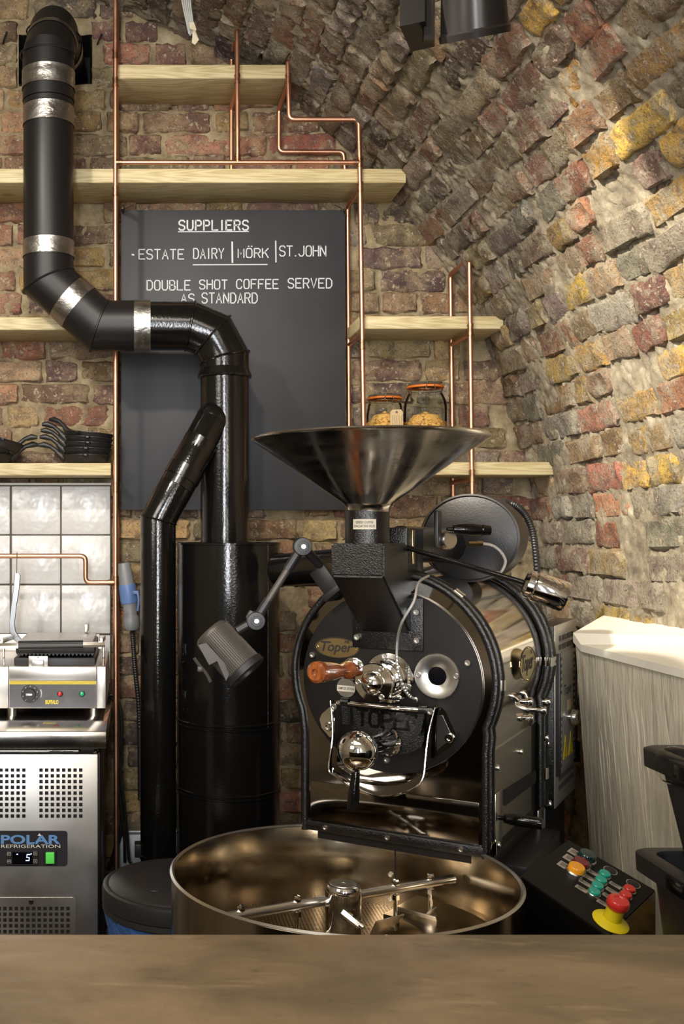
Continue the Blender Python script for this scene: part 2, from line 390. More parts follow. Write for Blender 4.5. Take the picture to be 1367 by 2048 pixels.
def perf_mat():
    m = bpy.data.materials.new('perforated_steel'); m.use_nodes = True; nt = m.node_tree; N = nt.nodes; L = nt.links
    b = N['Principled BSDF']; b.inputs['Metallic'].default_value = 1; b.inputs['Roughness'].default_value = .25
    tc = N.new('ShaderNodeTexCoord'); v = N.new('ShaderNodeTexVoronoi'); v.voronoi_dimensions = '2D'; v.inputs['Scale'].default_value = 125; v.inputs['Randomness'].default_value = 0
    L.new(tc.outputs['Object'], v.inputs[0])
    r = N.new('ShaderNodeMapRange'); r.inputs[1].default_value = .27; r.inputs[2].default_value = .33; L.new(v.outputs[0], r.inputs[0])
    mx = N.new('ShaderNodeMix'); mx.data_type = 'RGBA'; mx.inputs[6].default_value = (.01, .008, .006, 1); mx.inputs[7].default_value = (.42, .33, .23, 1)
    L.new(r.outputs[0], mx.inputs[0]); L.new(mx.outputs[2], b.inputs['Base Color']); return m
M_['perf'] = perf_mat()

# ------------------------------------------------------------------ numpy value noise
_rs = np.random.RandomState(7); _T = _rs.rand(64, 64, 64).astype('f')
def vnoise(p, sc):
    q = p*sc; i = np.floor(q).astype(int); f = q-i; f = f*f*(3-2*f); r = 0
    for dx in (0, 1):
        for dy in (0, 1):
            for dz in (0, 1):
                w = (f[:, 0] if dx else 1-f[:, 0])*(f[:, 1] if dy else 1-f[:, 1])*(f[:, 2] if dz else 1-f[:, 2])
                r = r+w*_T[(i[:, 0]+dx) % 64, (i[:, 1]+dy) % 64, (i[:, 2]+dz) % 64]
    return r
def fbm(p, sc, o=4):
    r = 0; a = .5; t = 0
    for k in range(o): r = r+a*vnoise(p+k*3.7, sc*2**k); t += a; a *= .55
    return r/t-.5
def grid_mesh(name, P, m, nu, nv, keep=None):
    idx = np.arange(nu*nv).reshape(nu, nv)
    F = np.stack([idx[:-1, :-1], idx[1:, :-1], idx[1:, 1:], idx[:-1, 1:]], -1).reshape(-1, 4)
    if keep is not None: F = F[keep[F].all(1)]
    me = bpy.data.meshes.new(name); me.vertices.add(len(P)); me.vertices.foreach_set('co', P.astype('f').ravel())
    me.loops.add(len(F)*4); me.loops.foreach_set('vertex_index', F.ravel().astype('i'))
    me.polygons.add(len(F)); me.polygons.foreach_set('loop_start', (np.arange(len(F))*4).astype('i'))
    me.update(calc_edges=True); me.validate(); me.materials.append(m); me.shade_smooth()
    return me
# ================================================================== STRUCTURE
YW = 3.5; VR, VXC, VZC = 2.06, -0.715, 1.2
rnd = random.Random(11)
def vpos(s, y, off=0.0):
    if s < 0: return Vector((VXC+VR-off, y, VZC+s))
    p = s/VR; r = VR-off
    return Vector((VXC+r*math.cos(p), y, VZC+r*math.sin(p)))
def zarch(x):
    q = VR**2-(x-VXC)**2
    return VZC+math.sqrt(q) if q > 0 else 0

fl = MB(); fl.bx(-2.9, 1.5, -3, 3.7, -.1, 0); obj('floor', fl, M_['floor'], kind='structure', smooth=False)

HOLE = (Xp(38, YW), Xp(180, YW), Zp(170, YW), Zp(74, YW))
# back wall mortar bed
nx, nz = 330, 380
gx = np.linspace(-1.1, 1.42, nx); gz = np.linspace(.0, 3.32, nz)
X, Z = np.meshgrid(gx, gz, indexing='ij'); P = np.stack([X.ravel(), np.full(X.size, YW), Z.ravel()], 1)
rel = fbm(P, 18, 4)*.030+fbm(P, 80, 2)*.010-.0005
P[:, 1] = YW-rel*1.0
keep = ~((P[:, 0] > HOLE[0]) & (P[:, 0] < HOLE[1]) & (P[:, 2] > HOLE[2]) & (P[:, 2] < HOLE[3]))
wall_back = bpy.data.objects.new('wall_back', grid_mesh('wall_back', P, M_['mortar'], nx, nz, keep)); COL.objects.link(wall_back)
wall_back['kind'] = 'structure'; ROOT['wall_back'] = I4
wb = MB(); wb.bx(-2.85, -1.1, YW, YW+.1, 0, 3.3); wb.bx(1.42, 1.6, YW, YW+.1, 0, 3.3); wb.bx(-1.1, 1.42, YW+.16, YW+.2, 0, 3.32)
obj('backing', wb, M_['mortar'], wall_back)
hb = MB(); x0, x1, z0, z1 = HOLE
hb.quad((x0, YW-.01, z0), (x1, YW-.01, z0), (x1, YW+.155, z0), (x0, YW+.155, z0)); hb.quad((x0, YW-.01, z1), (x1, YW-.01, z1), (x1, YW+.155, z1), (x0, YW+.155, z1))
hb.quad((x0, YW-.01, z0), (x0, YW-.01, z1), (x0, YW+.155, z1), (x0, YW+.155, z0)); hb.quad((x1, YW-.01, z0), (x1, YW-.01, z1), (x1, YW+.155, z1), (x1, YW+.155, z0))
hb.quad((x0, YW+.15, z0), (x1, YW+.15, z0), (x1, YW+.15, z1), (x0, YW+.15, z1))
obj('flue_opening', hb, M_['holeblack'], wall_back, smooth=False, label='dark square opening in the brickwork')

# vault (right wall) mortar bed
ns, ny = 430, 330
gs = np.linspace(-1.2, 2.75, ns); gy = np.linspace(.9, 3.52, ny)
S, Y = np.meshgrid(gs, gy, indexing='ij'); S = S.ravel(); Y = Y.ravel()
ph = np.maximum(S, 0)/VR
P0 = np.stack([VXC+VR*np.cos(ph), Y, VZC+VR*np.sin(ph)+np.minimum(S, 0)], 1)
rel = .000+fbm(P0, 13, 4)*.026+fbm(P0, 70, 3)*.020
nrm = np.stack([-np.cos(ph), 0*ph, -np.sin(ph)], 1)
P = P0+nrm*rel[:, None]
wall_right = bpy.data.objects.new('wall_right', grid_mesh('wall_right', P, M_['vault_mortar'], ns, ny)); COL.objects.link(wall_right)
wall_right['kind'] = 'structure'; ROOT['wall_right'] = I4
# plain outer shell of the vault, room side walls
sh = MB()
A = [vpos(s, 0, -.1) for s in np.linspace(-1.2, 3.2359, 28)]
B = [vpos(s, 0, -.1) for s in np.linspace(3.2359, 6.47, 20)]
def strip(mb, L, y0, y1):
    n = len(L); mb.add([(p.x, y0, p.z) for p in L]+[(p.x, y1, p.z) for p in L], [(i, i+1, n+i+1, n+i) for i in range(n-1)])
strip(sh, A, -3, 3.6); obj('backing', sh, M_['vault_mortar'], wall_right)
ce = MB(); strip(ce, B, -3, 3.6); obj('ceiling', ce, M_['vault_mortar'], kind='structure')
wl = MB(); wl.bx(-2.95, -2.87, -3, 3.6, 0, 1.2); obj('wall_left', wl, M_['mortar'], kind='structure')

# brick variants
def brick_verts(seed, jit):
    r = random.Random(seed); rs = np.random.RandomState(seed)
    us = [-.5, -.46, -.28, -.1, .1, .28, .46, .5]; vs_ = [-.5, -.41, -.14, .14, .41, .5]; nu, nv = len(us), len(vs_)
    g = np.array([(u*2.2+seed*1.3, v+seed*.7, 0.0) for u in us for v in vs_]); dn = fbm(np.abs(g+50), 3.1, 3)
    V = []
    for i, u in enumerate(us):
        for j, v in enumerate(vs_):
            edge = i in (0, nu-1) or j in (0, nv-1); corner = i in (0, nu-1) and j in (0, nv-1)
            k = .93 if corner else 1
            V.append((u*k+r.uniform(-1, 1)*jit*.3, -.5+(.16 if edge else 0)+(.12 if corner else 0)+dn[i*nv+j]*(.35+jit*4), v*k+(r.uniform(-1, 1)*jit if edge else 0)))
    F = [(i*nv+j, (i+1)*nv+j, (i+1)*nv+j+1, i*nv+j+1) for i in range(nu-1) for j in range(nv-1)]
    ring = [i*nv for i in range(nu)]+[(nu-1)*nv+j for j in range(1, nv)]+[i*nv+nv-1 for i in range(nu-2, -1, -1)]+[j for j in range(nv-2, 0, -1)]
    n0 = len(V)
    for q in ring: V.append((V[q][0]*1.01, .5, V[q][2]*1.01))
    k = len(ring)
    F += [(ring[(i+1) % k], ring[i], n0+i, n0+(i+1) % k) for i in range(k)]
    return V, F
BV = [brick_verts(100+i, .075) for i in range(14)]+[brick_verts(300+i, .085) for i in range(14)]
BM = []
for i, (V, F) in enumerate(BV):
    me = bpy.data.meshes.new('brick'); me.from_pydata(V, [], F); me.materials.append(M_['brick' if i < 14 else 'vbrick']); me.shade_smooth(); me.set_sharp_from_angle(angle=1.0); BM.append(me)
def lay(parent, items, matname):
    """items: (priority, matrix, variant, colour). 300 largest as parts, the rest one 'stuff' part"""
    items.sort(key=lambda t: -t[0]); vis = [t for t in items if t[0] > 0][:300]
    for (p, M, k, c) in vis:
        o = bpy.data.objects.new('brick', BM[k]); COL.objects.link(o); o.parent = parent; o.matrix_local = M; o.color = c
    rest = [t for t in items if t not in vis] if len(items) < 3000 else items[300:]
    V = []; F = []; C = []
    for (p, M, k, c) in rest:
        v, f = BV[k]; n = len(V); V += [tuple(M @ Vector(q)) for q in v]; F += [tuple(i+n for i in q) for q in f]; C += [c]*len(v)
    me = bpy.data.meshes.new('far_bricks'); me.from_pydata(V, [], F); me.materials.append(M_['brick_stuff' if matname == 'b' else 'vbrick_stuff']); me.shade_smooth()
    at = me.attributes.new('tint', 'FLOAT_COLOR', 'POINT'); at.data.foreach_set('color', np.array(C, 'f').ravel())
    o = bpy.data.objects.new('remaining_bricks', me); COL.objects.link(o); o.parent = parent; o['kind'] = 'stuff'
def proj(p): return (CX+FP*p.x/p.y, CY-FP*(p.z-CAMZ)/p.y)
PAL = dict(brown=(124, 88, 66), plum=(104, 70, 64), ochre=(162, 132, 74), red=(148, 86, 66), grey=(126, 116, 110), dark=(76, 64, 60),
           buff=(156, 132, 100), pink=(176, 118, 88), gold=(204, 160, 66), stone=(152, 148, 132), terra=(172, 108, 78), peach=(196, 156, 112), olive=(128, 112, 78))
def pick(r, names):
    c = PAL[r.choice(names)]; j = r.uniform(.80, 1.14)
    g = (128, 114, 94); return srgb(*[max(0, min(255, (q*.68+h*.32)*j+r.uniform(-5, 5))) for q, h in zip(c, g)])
# back wall
items = []; r = random.Random(5); z = .02; row = 0
while z < 3.28:
    hgt = .0755; x = -1.1-r.uniform(0, .12); k = 0
    while x < 1.4:
        k += 1
        L = (.112 if (k+row) % 2 else .222) if r.random() < .8 else r.choice([.09, .16, .225])
        L *= r.uniform(.94, 1.05); cx = x+L/2; cz = z+hgt/2+r.uniform(-.003, .003); x += L+r.uniform(.006, .014)
        if cz > zarch(cx)+.03 or cx > 1.37: continue
        if HOLE[2]-.03 < cz < HOLE[3]+.03 and cx+L/2 > HOLE[0] and cx-L/2 < HOLE[1]:
            e0, e1 = (cx-L/2, min(cx+L/2, HOLE[0]-.004)) if cx < (HOLE[0]+HOLE[1])/2 else (max(cx-L/2, HOLE[1]+.004), cx+L/2)
            if e1-e0 < .03: continue
            L = e1-e0; cx = (e0+e1)/2
        if r.random() < .03: continue
        px, py = proj(Vector((cx, YW, cz)))
        if 255 < px < 680 and 440 < py < 1005: continue
        if px < 210 and py > 985: continue
        if py > 1720 or (640 < px < 950 and py > 1200): pr = 0
        elif px < -30 or py < -20: pr = 0
        else: pr = L*(.7 if py > 1250 else 1)
        if px < 60: nm = ['pink', 'pink', 'red', 'peach', 'brown', 'buff']
        elif px > 640 and py < 1000: nm = ['grey', 'plum', 'brown', 'ochre', 'grey', 'dark', 'olive']
        else: nm = ['brown', 'plum', 'red', 'ochre', 'olive', 'brown', 'dark', 'plum']
        if py > 1020: nm = ['brown', 'ochre', 'olive', 'terra', 'dark']
        M = Matrix.Translation((cx, YW+.012, cz)) @ Matrix.Rotation(r.uniform(-.02, .02), 4, 'Y') @ Matrix.Rotation(r.uniform(-.03, .03), 4, 'X') @ Matrix.Diagonal((L-.004, .040+r.uniform(-.006, .008), hgt-.004-r.uniform(0, .008), 1))
        items.append((pr, M, r.randrange(14), pick(r, nm)))
    z += hgt; row += 1
lay(wall_back, items, 'b')
# vault
items = []; r = random.Random(9); s = -1.15; row = 0
while s < 2.7:
    hgt = .082; y = 1.0-r.uniform(0, .15); k = 0
    while y < 3.48:
        k += 1
        L = r.choice([.105, .12, .215, .22, .15, .13]); L *= r.uniform(.93, 1.07)
        cy = y+L/2; y += L+r.uniform(.008, .018)
        if cy > 3.47 or r.random() < .05: continue
        sc = s+hgt/2+r.uniform(-.005, .005)
        p = vpos(sc, cy); px, py = proj(p)
        inn = -60 < px < 1400 and -60 < py < 1850
        if inn and (px > 1170 and py > 1260): continue
        pr = 1/cy*L if inn else 0
        phi = max(sc, 0)/VR
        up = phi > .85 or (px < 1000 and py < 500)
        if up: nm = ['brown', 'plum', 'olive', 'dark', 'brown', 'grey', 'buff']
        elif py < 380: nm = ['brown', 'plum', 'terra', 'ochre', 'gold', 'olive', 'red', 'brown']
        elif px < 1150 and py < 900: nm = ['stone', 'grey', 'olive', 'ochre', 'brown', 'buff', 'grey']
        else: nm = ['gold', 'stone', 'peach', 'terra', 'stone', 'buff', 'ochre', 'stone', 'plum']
        t = Vector((-math.sin(phi), 0, math.cos(phi))); yv = Vector((math.cos(phi), 0, math.sin(phi)))
        R = Matrix((Vector((0, -1, 0)), yv, t)).transposed().to_4x4()
        q = p+yv*.009
        M = Matrix.Translation(q) @ R @ Matrix.Rotation(r.uniform(-.05, .05), 4, 'Y') @ Matrix.Rotation(r.uniform(-.09, .09), 4, 'X') @ Matrix.Rotation(r.uniform(-.05, .05), 4, 'Z') @ Matrix.Diagonal((L-.002, .034+r.uniform(-.010, .014), hgt-.004-r.uniform(0, .010), 1))
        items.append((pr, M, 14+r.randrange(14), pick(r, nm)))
    s += hgt; row += 1
lay(wall_right, items, 'v')

# painted masonry ledge along the right wall
lx = 1.153
lg = MB()
y0, y1 = 2.0, 2.70
zt0, zt1 = 1.118, 1.178
prof = [(lx+.02, 0.0), (lx, zt0-.012), (lx+.012, zt0)]
lg.add([(lx+.045, y0, 0), (lx+.045, y1+.02, 0), (lx+.03, y1+.02, .5), (lx, y1, zt0), (lx, y0, zt0), (1.5, y0, zt1+.01), (1.5, 3.18, zt1+.01), (1.5, 3.18, 0), (1.5, y0, 0), (lx+.002, y1+.06, zt0+.02)],
       [(0, 1, 2, 3, 4), (4, 3, 9, 6, 5), (1, 7, 6, 9, 3, 2), (0, 4, 5, 8), (0, 8, 7, 1)])
ledge = obj('trim_1', lg, M_['plaster'], kind='structure', smooth=False)
tp = MB()
tp.add([(lx-.006, y0, zt0), (lx-.006, y1+.004, zt0), (lx, y1+.066, zt0+.024), (1.49, 3.20, zt1+.014), (1.49, y0, zt1+.014),
        (lx-.006, y0, zt0-.018), (lx-.006, y1+.004, zt0-.018), (lx, y1+.066, zt0+.0), (1.49, 3.20, zt1-.005), (1.49, y0, zt1-.005)],
       [(0, 1, 2, 3, 4), (5, 6, 7, 8, 9), (0, 5, 6, 1), (1, 6, 7, 2), (2, 7, 8, 3), (4, 3, 8, 9), (0, 4, 9, 5)])
obj('top_slab', tp, M_['white_top'], ledge, smooth=False, label='white painted sloping top')
rr = random.Random(3); dr = MB()
for i in range(34):       # runs of thick paint and render down the face
    yy = rr.uniform(2.05, 2.66); za = rr.uniform(.75, 1.07); zb = za-rr.uniform(.04, .3)
    pts = [(lx+.045-(zz/zt0)*.043-.0, yy+rr.uniform(-.003, .003)+(za-zz)*-.12, zz) for zz in np.linspace(za, zb, 5)]
    dr.tube(pts, .0012, 6, True, [.0005, .0014, .001, .0013, .0005])
obj('paint_run', dr, M_['plaster'], ledge, kind='stuff')
# galvanised skirting upstand behind the machines
tr = MB(); tr.bx(-.06, .62, 3.38, 3.47, 0, .44, .004); tr.bx(-.06, .62, 3.365, 3.47, .44, .452, .002)
obj('trim_2', tr, M_['galv'], kind='structure')

for (px, py) in ((8, 78), (197, 82)):
    mb = MB(); a = W(px, py, YW-.02); mb.tube([a+Vector((-.008, .03, -.008)), a, a+Vector((.010, -.012, .014))], .0028, 8); mb.sphere(a+Vector((.010, -.012, .014)), .005, 8, 5)
    obj('rusty_nail', mb, M_['greyblack'], wall_back)
# ================================================================== TEXT (own stroke letters + built-in font)
STROKES = {
 'A': [[(0,0),(.5,1),(1,0)],[(.2,.36),(.8,.36)]], 'B': [[(0,0),(0,1),(.7,1),(.92,.86),(.92,.64),(.7,.52),(0,.52)],[(.7,.52),(1,.38),(1,.14),(.75,0),(0,0)]],
 'C': [[(1,.8),(.8,1),(.25,1),(0,.8),(0,.2),(.25,0),(.8,0),(1,.2)]], 'D': [[(0,0),(0,1)],[(.1,1),(.65,1),(1,.75),(1,.25),(.65,0),(.1,0)]],
 'E': [[(0,0),(0,1)],[(.1,1),(1,1)],[(.1,.52),(.8,.52)],[(.1,0),(1,0)]], 'F': [[(0,0),(0,1)],[(.1,1),(1,1)],[(.1,.52),(.8,.52)]],
 'G': [[(1,.8),(.8,1),(.25,1),(0,.8),(0,.2),(.25,0),(.8,0),(1,.2),(1,.48),(.6,.48)]],
 'H': [[(0,0),(0,1)],[(1,0),(1,1)],[(.1,.52),(.9,.52)]], 'I': [[(.5,0),(.5,1)]], 'J': [[(.95,1),(.95,.2),(.7,0),(.25,0),(0,.2)]],
 'K': [[(0,0),(0,1)],[(1,1),(.12,.46)],[(.4,.62),(1,0)]], 'L': [[(0,1),(0,0),(1,0)]],
 'M': [[(0,0),(0,1),(.5,.35),(1,1),(1,0)]], 'N': [[(0,0),(0,1)],[(.05,.95),(.95,.05)],[(1,0),(1,1)]],
 'O': [[(.42,1),(.2,1),(0,.8),(0,.2),(.2,0),(.42,0)],[(.58,0),(.8,0),(1,.2),(1,.8),(.8,1),(.58,1)]],
 'P': [[(0,0),(0,1)],[(.1,1),(.75,1),(1,.85),(1,.6),(.75,.46),(.1,.46)]], 'R': [[(0,0),(0,1)],[(.1,1),(.75,1),(1,.86),(1,.64),(.75,.5),(.1,.5)],[(.55,.48),(1,0)]],
 'S': [[(1,.84),(.8,1),(.25,1),(0,.84),(0,.66),(.22,.54),(.78,.46),(1,.34),(1,.16),(.75,0),(.2,0),(0,.16)]],
 'T': [[(0,1),(1,1)],[(.5,.9),(.5,0)]], 'U': [[(0,1),(0,.2),(.22,0),(.78,0),(1,.2),(1,1)]], 'V': [[(0,1),(.5,0),(1,1)]],
 'Y': [[(0,1),(.5,.5),(1,1)],[(.5,.42),(.5,0)]],
 '.': [[(.4,0),(.6,.02)]], '-': [[(.1,.5),(.9,.5)]]}
def stroke_word(mb, word, x0, x1, zb, zt, wl, P, gap=.42, tilt=0.0):
    """P(a,b)-> (point, normal offset vector); letters as thin raised ribbons"""
    wd_ = [(.55 if c in 'I.' else 1.0) for c in word]; tot = sum(wd_)+gap*(len(word)-1); u = (x1-x0)/tot; x = x0
    for c, w in zip(word, wd_):
        for st in STROKES.get(c, []):
            pts = [(x+p[0]*w*u, zb+(zt-zb)*p[1]+tilt*(x+p[0]*w*u-x0)) for p in st]; ribbon(mb, pts, wl, P)
        x += (w+gap)*u
def ribbon(mb, pts, wl, P):
    n = len(pts); L = []; R = []
    for i in range(n):
        a = pts[max(i-1, 0)]; b = pts[min(i+1, n-1)]; dx, dy = b[0]-a[0], b[1]-a[1]; q = math.hypot(dx, dy) or 1
        nx_, ny_ = -dy/q*wl/2, dx/q*wl/2
        ex = ey = 0
        if i in (0, n-1): sgn = -1 if i == 0 else 1; ex, ey = dx/q*wl*.3*sgn, dy/q*wl*.3*sgn
        L.append((pts[i][0]+nx_+ex, pts[i][1]+ny_+ey)); R.append((pts[i][0]-nx_+ex, pts[i][1]-ny_+ey))
    vs = [P(*p) for p in L]+[P(*p) for p in R]
    mb.add(vs, [(i, i+1, n+i+1, n+i) for i in range(n-1)])
def font_mesh(txt, size, depth=.0, shear=0.0, bold=0.0, sx=1.0):
    cu = bpy.data.curves.new('t', 'FONT'); cu.body = txt; cu.size = size; cu.extrude = depth; cu.shear = shear; cu.offset = bold
    cu.align_x = 'CENTER'; cu.align_y = 'CENTER'; cu.resolution_u = 3
    o = bpy.data.objects.new('t', cu); COL.objects.link(o)
    dg = bpy.context.evaluated_depsgraph_get(); me = bpy.data.meshes.new_from_object(o.evaluated_get(dg))
    vs = [Vector((v.co.x*sx, v.co.y, v.co.z)) for v in me.vertices]; fs = [tuple(p.vertices) for p in me.polygons]
    bpy.data.objects.remove(o); bpy.data.curves.remove(cu); bpy.data.meshes.remove(me)
    return vs, fs
def text_on(mb, txt, M, width=None, height=None, **k):
    """text centred at M's origin, in M's XY plane, scaled to width x height"""
    vs, fs = font_mesh(txt, 1.0, 0, k.get('shear', 0), k.get('bold', 0))
    xs = [v.x for v in vs]; ys = [v.y for v in vs]; w = max(xs)-min(xs); h = max(ys)-min(ys)
    cx, cy = (max(xs)+min(xs))/2, (max(ys)+min(ys))/2
    a = (width/w) if width else height/h; b = (height/h) if height else a
    mb.add([M @ Vector(((v.x-cx)*a, (v.y-cy)*b, 0)) for v in vs], fs)

# ================================================================== SHELVES
YF = 3.29
def shelf(px0, px1, pyt, pyb, label, group=None, yf=YF):
    mb = MB(); mb.bx(Xp(px0, yf), Xp(px1, yf), yf, YW-.004, Zp(pyb, yf), Zp(pyt, yf), .003)
    return obj('timber_shelf', mb, M_['pine'], label=label, cat='shelf', group='pine shelves on the brick wall', ang=50)
shelf(236, 573, 129, 157, 'short pine shelf highest on the brick wall, between the copper pipes')
shelf(-90, 812, 337, 365.5, 'long thick pine shelf directly above the chalkboard')
shelf(-90, 224, 634, 660, 'pine shelf behind the bend of the black duct')
shelf(718, 1007, 632, 658, 'short pine shelf right of the chalkboard, empty, ending at the arch')
shelf(-90, 222, 926, 951, 'pine shelf holding the cast iron skillets above the white tiles')
shelf(742, 1117, 924, 950, 'pine shelf behind the steel funnel, carrying the glass jars')

# ================================================================== COPPER PIPE FRAMES
RP_ = .0078; YP = 3.278; YR = 3.474
def pipe(parent, pts, name='pipe', m='copper', r=RP_):
    # rounded elbows
    P = [Vector(p) for p in pts]; out = [P[0]]
    for i in range(1, len(P)-1):
        a = (P[i-1]-P[i]).normalized(); b = (P[i+1]-P[i]).normalized(); k = .017
        for t in (0, .25, .5, .75, 1): out.append((P[i]+a*k)*(1-t)**2+P[i]*2*t*(1-t)+(P[i]+b*k)*t**2)
    out.append(P[-1]); mb = MB(); mb.tube(out, r, 14); return obj(name, mb, M_[m], parent)
def coupler(parent, c, ax, L=.032):
    mb = MB(); ax = Vector(ax).normalized(); c = Vector(c)
    mb.tube([c-ax*L/2, c+ax*L/2], RP_*1.16, 14); mb.tube([c-ax*(L/2-.003), c-ax*(L/2-.008)], RP_*1.3, 14); mb.tube([c+ax*(L/2-.003), c+ax*(L/2-.008)], RP_*1.3, 14)
    return obj('pipe_fitting', mb, M_['darkcopper'], parent)
def F_(px, py): return W(px, py, YP)
def wx(px): return Xp(px, YP)
fr = thing('copper_pipe_frame', 'tall copper pipe frame around the chalkboard, stepping up to the highest shelf', 'pipe frame', (wx(231), YP, 0), 'copper pipe shelf frames')
def V(px, py, y=YP): return Vector((wx(px), y, Zp(py, YP)))      # x,z from the front plane
pipe(fr, [V(231, -40), V(231, 1165), V(232.5, 1745)]); pipe(fr, [V(231, -40, YR), V(232, 1745, YR)])
for py in (108, 165, 383, 673, 975): coupler(fr, V(231, py), (0, 0, 1))
for py in (165, 383, 673, 975): pipe(fr, [V(231, py, YP), V(231, py, YR)])
pipe(fr, [V(231, 325), V(718, 325)]); coupler(fr, V(238, 325), (1, 0, 0), .02); coupler(fr, V(712, 325), (1, 0, 0), .02)
pipe(fr, [V(475, 325), V(474, 56), V(474, 56, YR), V(474, 325, YR)]); coupler(fr, V(474.5, 158), (0, 0, 1)); coupler(fr, V(475, 315), (0, 0, 1), .02)
pipe(fr, [V(474, 166), V(474, 166, YR)])
pipe(fr, [V(575, 112, YR), V(575, 116), V(578, 239), V(717, 239), V(720, 383), V(728, 975)])
pipe(fr, [V(575, 166), V(575, 166, YR), V(575, 258, YR), V(712, 258, YR), V(718, 345, YR)])
for px, py in ((576, 158), (719, 325), (720, 374), (724, 690)): coupler(fr, V(px, py), (0, 0, 1))
pipe(fr, [V(720, 374), V(720, 374, YR), V(724, 960, YR)]); pipe(fr, [V(724, 667), V(724, 667, YR)])
# rail over the tiles
pipe(fr, [V(-90, 1112), V(171, 1112), V(171, 1165), V(231, 1165)]); coupler(fr, V(222, 1165), (1, 0, 0), .02); coupler(fr, V(231, 1165), (0, 0, 1), .04)
fr2 = thing('copper_pipe_frame', 'shorter copper pipe frame at the right shelves, leaning against the arch', 'pipe frame', (wx(940), YP, 0), 'copper pipe shelf frames')
pipe(fr2, [V(945, 1110), V(938, 517), V(938, 517, YR), V(945, 1110, YR)])
pipe(fr2, [V(940.5, 667), V(940.5, 667, YR)]); pipe(fr2, [V(943, 959), V(943, 959, YR)])
for px, py in ((940, 660), (943.5, 952)): coupler(fr2, V(px, py), (0, 0, 1), .04)

# ================================================================== CHALKBOARD
yb = 3.448
cb = thing('chalkboard', 'large dark chalkboard with white stencilled supplier lettering', 'chalkboard', (Xp(466, yb), yb, Zp(1020, yb)))
mb = MB(); mb.bx(Xp(242, yb), Xp(690, yb), yb, yb+.012, Zp(1020, yb), Zp(420, yb), .001); obj('board', mb, M_['board'], cb)
def PB(a, b): return W(a, b, yb-.0009)
ch = MB()
def wrd(t, x0, x1, yt, ybm, wl=2.3, gap=.42, tilt=0): stroke_word(ch, t, x0, x1, ybm, yt, wl, PB, gap, tilt)
wrd('SUPPLIERS', 358, 496, 441, 460, 3.2, .5); ribbon(ch, [(356, 463.5), (497, 463)], 1.8, PB)
wrd('ESTATE', 278, 367, 499, 518); wrd('DAIRY', 387, 447, 497, 517); wrd('MORK', 476, 536, 497, 515); wrd('ST.JOHN', 559, 651, 492, 512, gap=.35)
ribbon(ch, [(264, 509), (267.5, 510)], 3, PB)
ribbon(ch, [(464, 484), (464.5, 525)], 3.4, PB); ribbon(ch, [(551, 482), (551.5, 524)], 2.6, PB); ribbon(ch, [(386, 529.5), (534, 529)], 2.2, PB)
for q in (497, 503): ribbon(ch, [(q-.8, 492.5), (q+.8, 492.5)], 2.2, PB)
wrd('DOUBLE', 294, 380, 561, 580); wrd('SHOT', 399, 454, 560, 578); wrd('COFFEE', 473, 556, 559, 577); wrd('SERVED', 576, 663, 557, 576)
wrd('AS', 362, 388, 588, 606); wrd('STANDARD', 404, 514, 586, 606)
obj('chalk_lettering', ch, M_['chalk'], cb, smooth=False, label='white stencilled capitals')
for (px, s_) in ((246, 1), (688, -1)):
    mb = MB(); p = W(px, 424, 3.44)
    mb.tube([p, p+Vector((.004*s_, -.008, .008)), p+Vector((.0, -.012, .022))], .0018, 6)
    mb.tube([p+Vector((-.01, -.004, .004)), p+Vector((.012*s_, -.008, .010)), p+Vector((.034*s_, -.012, .020))], .0012, 6); mb.sphere(p+Vector((0, -.006, .004)), .004, 8, 6)
    mb.tube([p, p+Vector((-.0, -.006, -.008))], .0015, 6)
    obj('cable_tie', mb, M_['rubber'], cb)

# ================================================================== DUCTS
YD = 3.185; RD = .0762
def D(px, py): return W(px, py, YD)
du = thing('insulated_duct', 'matt black round duct with silver foil tape joints, coming down from the wall opening', 'duct', (Xp(97, YD), YD, 0))
xd = Xp(97, YD); zt = Zp(112, YW)+.012
el = []
c0 = Vector((xd, YD+.10, zt-.10)); 
zt = Zp(112, YW)-.004
elbow = [Vector((xd, YD, Zp(205, YD))), Vector((xd, YD, 2.85)), Vector((xd+.006, YD+.125, 2.975)), Vector((xd+.02, YW+.12, 2.975))]
mb = MB(); mb.tube(elbow, RD*1.03, 48); obj('upper_elbow', mb, M_['matte_black'], du, ang=25)
mb = MB(); mb.tube([D(97, 206), D(97, 562), D(199, 652), D(283, 652)], RD, 48); obj('duct_tube', mb, M_['matte_black'], du, ang=25)
def band(parent, a, b, r, m='foil', name='foil_tape', n=48):
    mb = MB(); a = Vector(a); b = Vector(b); k = 6; d = b-a
    pts = [a+d*i/k for i in range(k+1)]; u = d.cross(Vector((0, 1, 0))).normalized()
    mb.tube(pts, r, n, False, [r*(1+.006*math.sin(i*2.1+a.x*40)) for i in range(k+1)]); return obj(name, mb, M_[m], parent)
for (y0_, y1_) in ((146, 182), (218, 254), (484, 516)): band(du, D(97, y0_), D(97, y1_), RD*1.022+(.0025 if y0_ < 200 else 0))
SEAM = True
dq = (elbow[2]-elbow[1]).normalized(); pm = elbow[1].lerp(elbow[2], .52)
band(du, pm-dq*.012, pm+dq*.012, RD*1.05)
band(du, Vector((xd+.0115, YD+.215, 2.975)), Vector((xd+.013, YD+.237, 2.975)), RD*1.05)
dd = (D(199, 652)-D(97, 562)).normalized(); q = D(146, 605); band(du, q-dd*.025, q+dd*.025, RD*1.02)
band(du, D(268, 652), D(300, 652), RD*1.03)
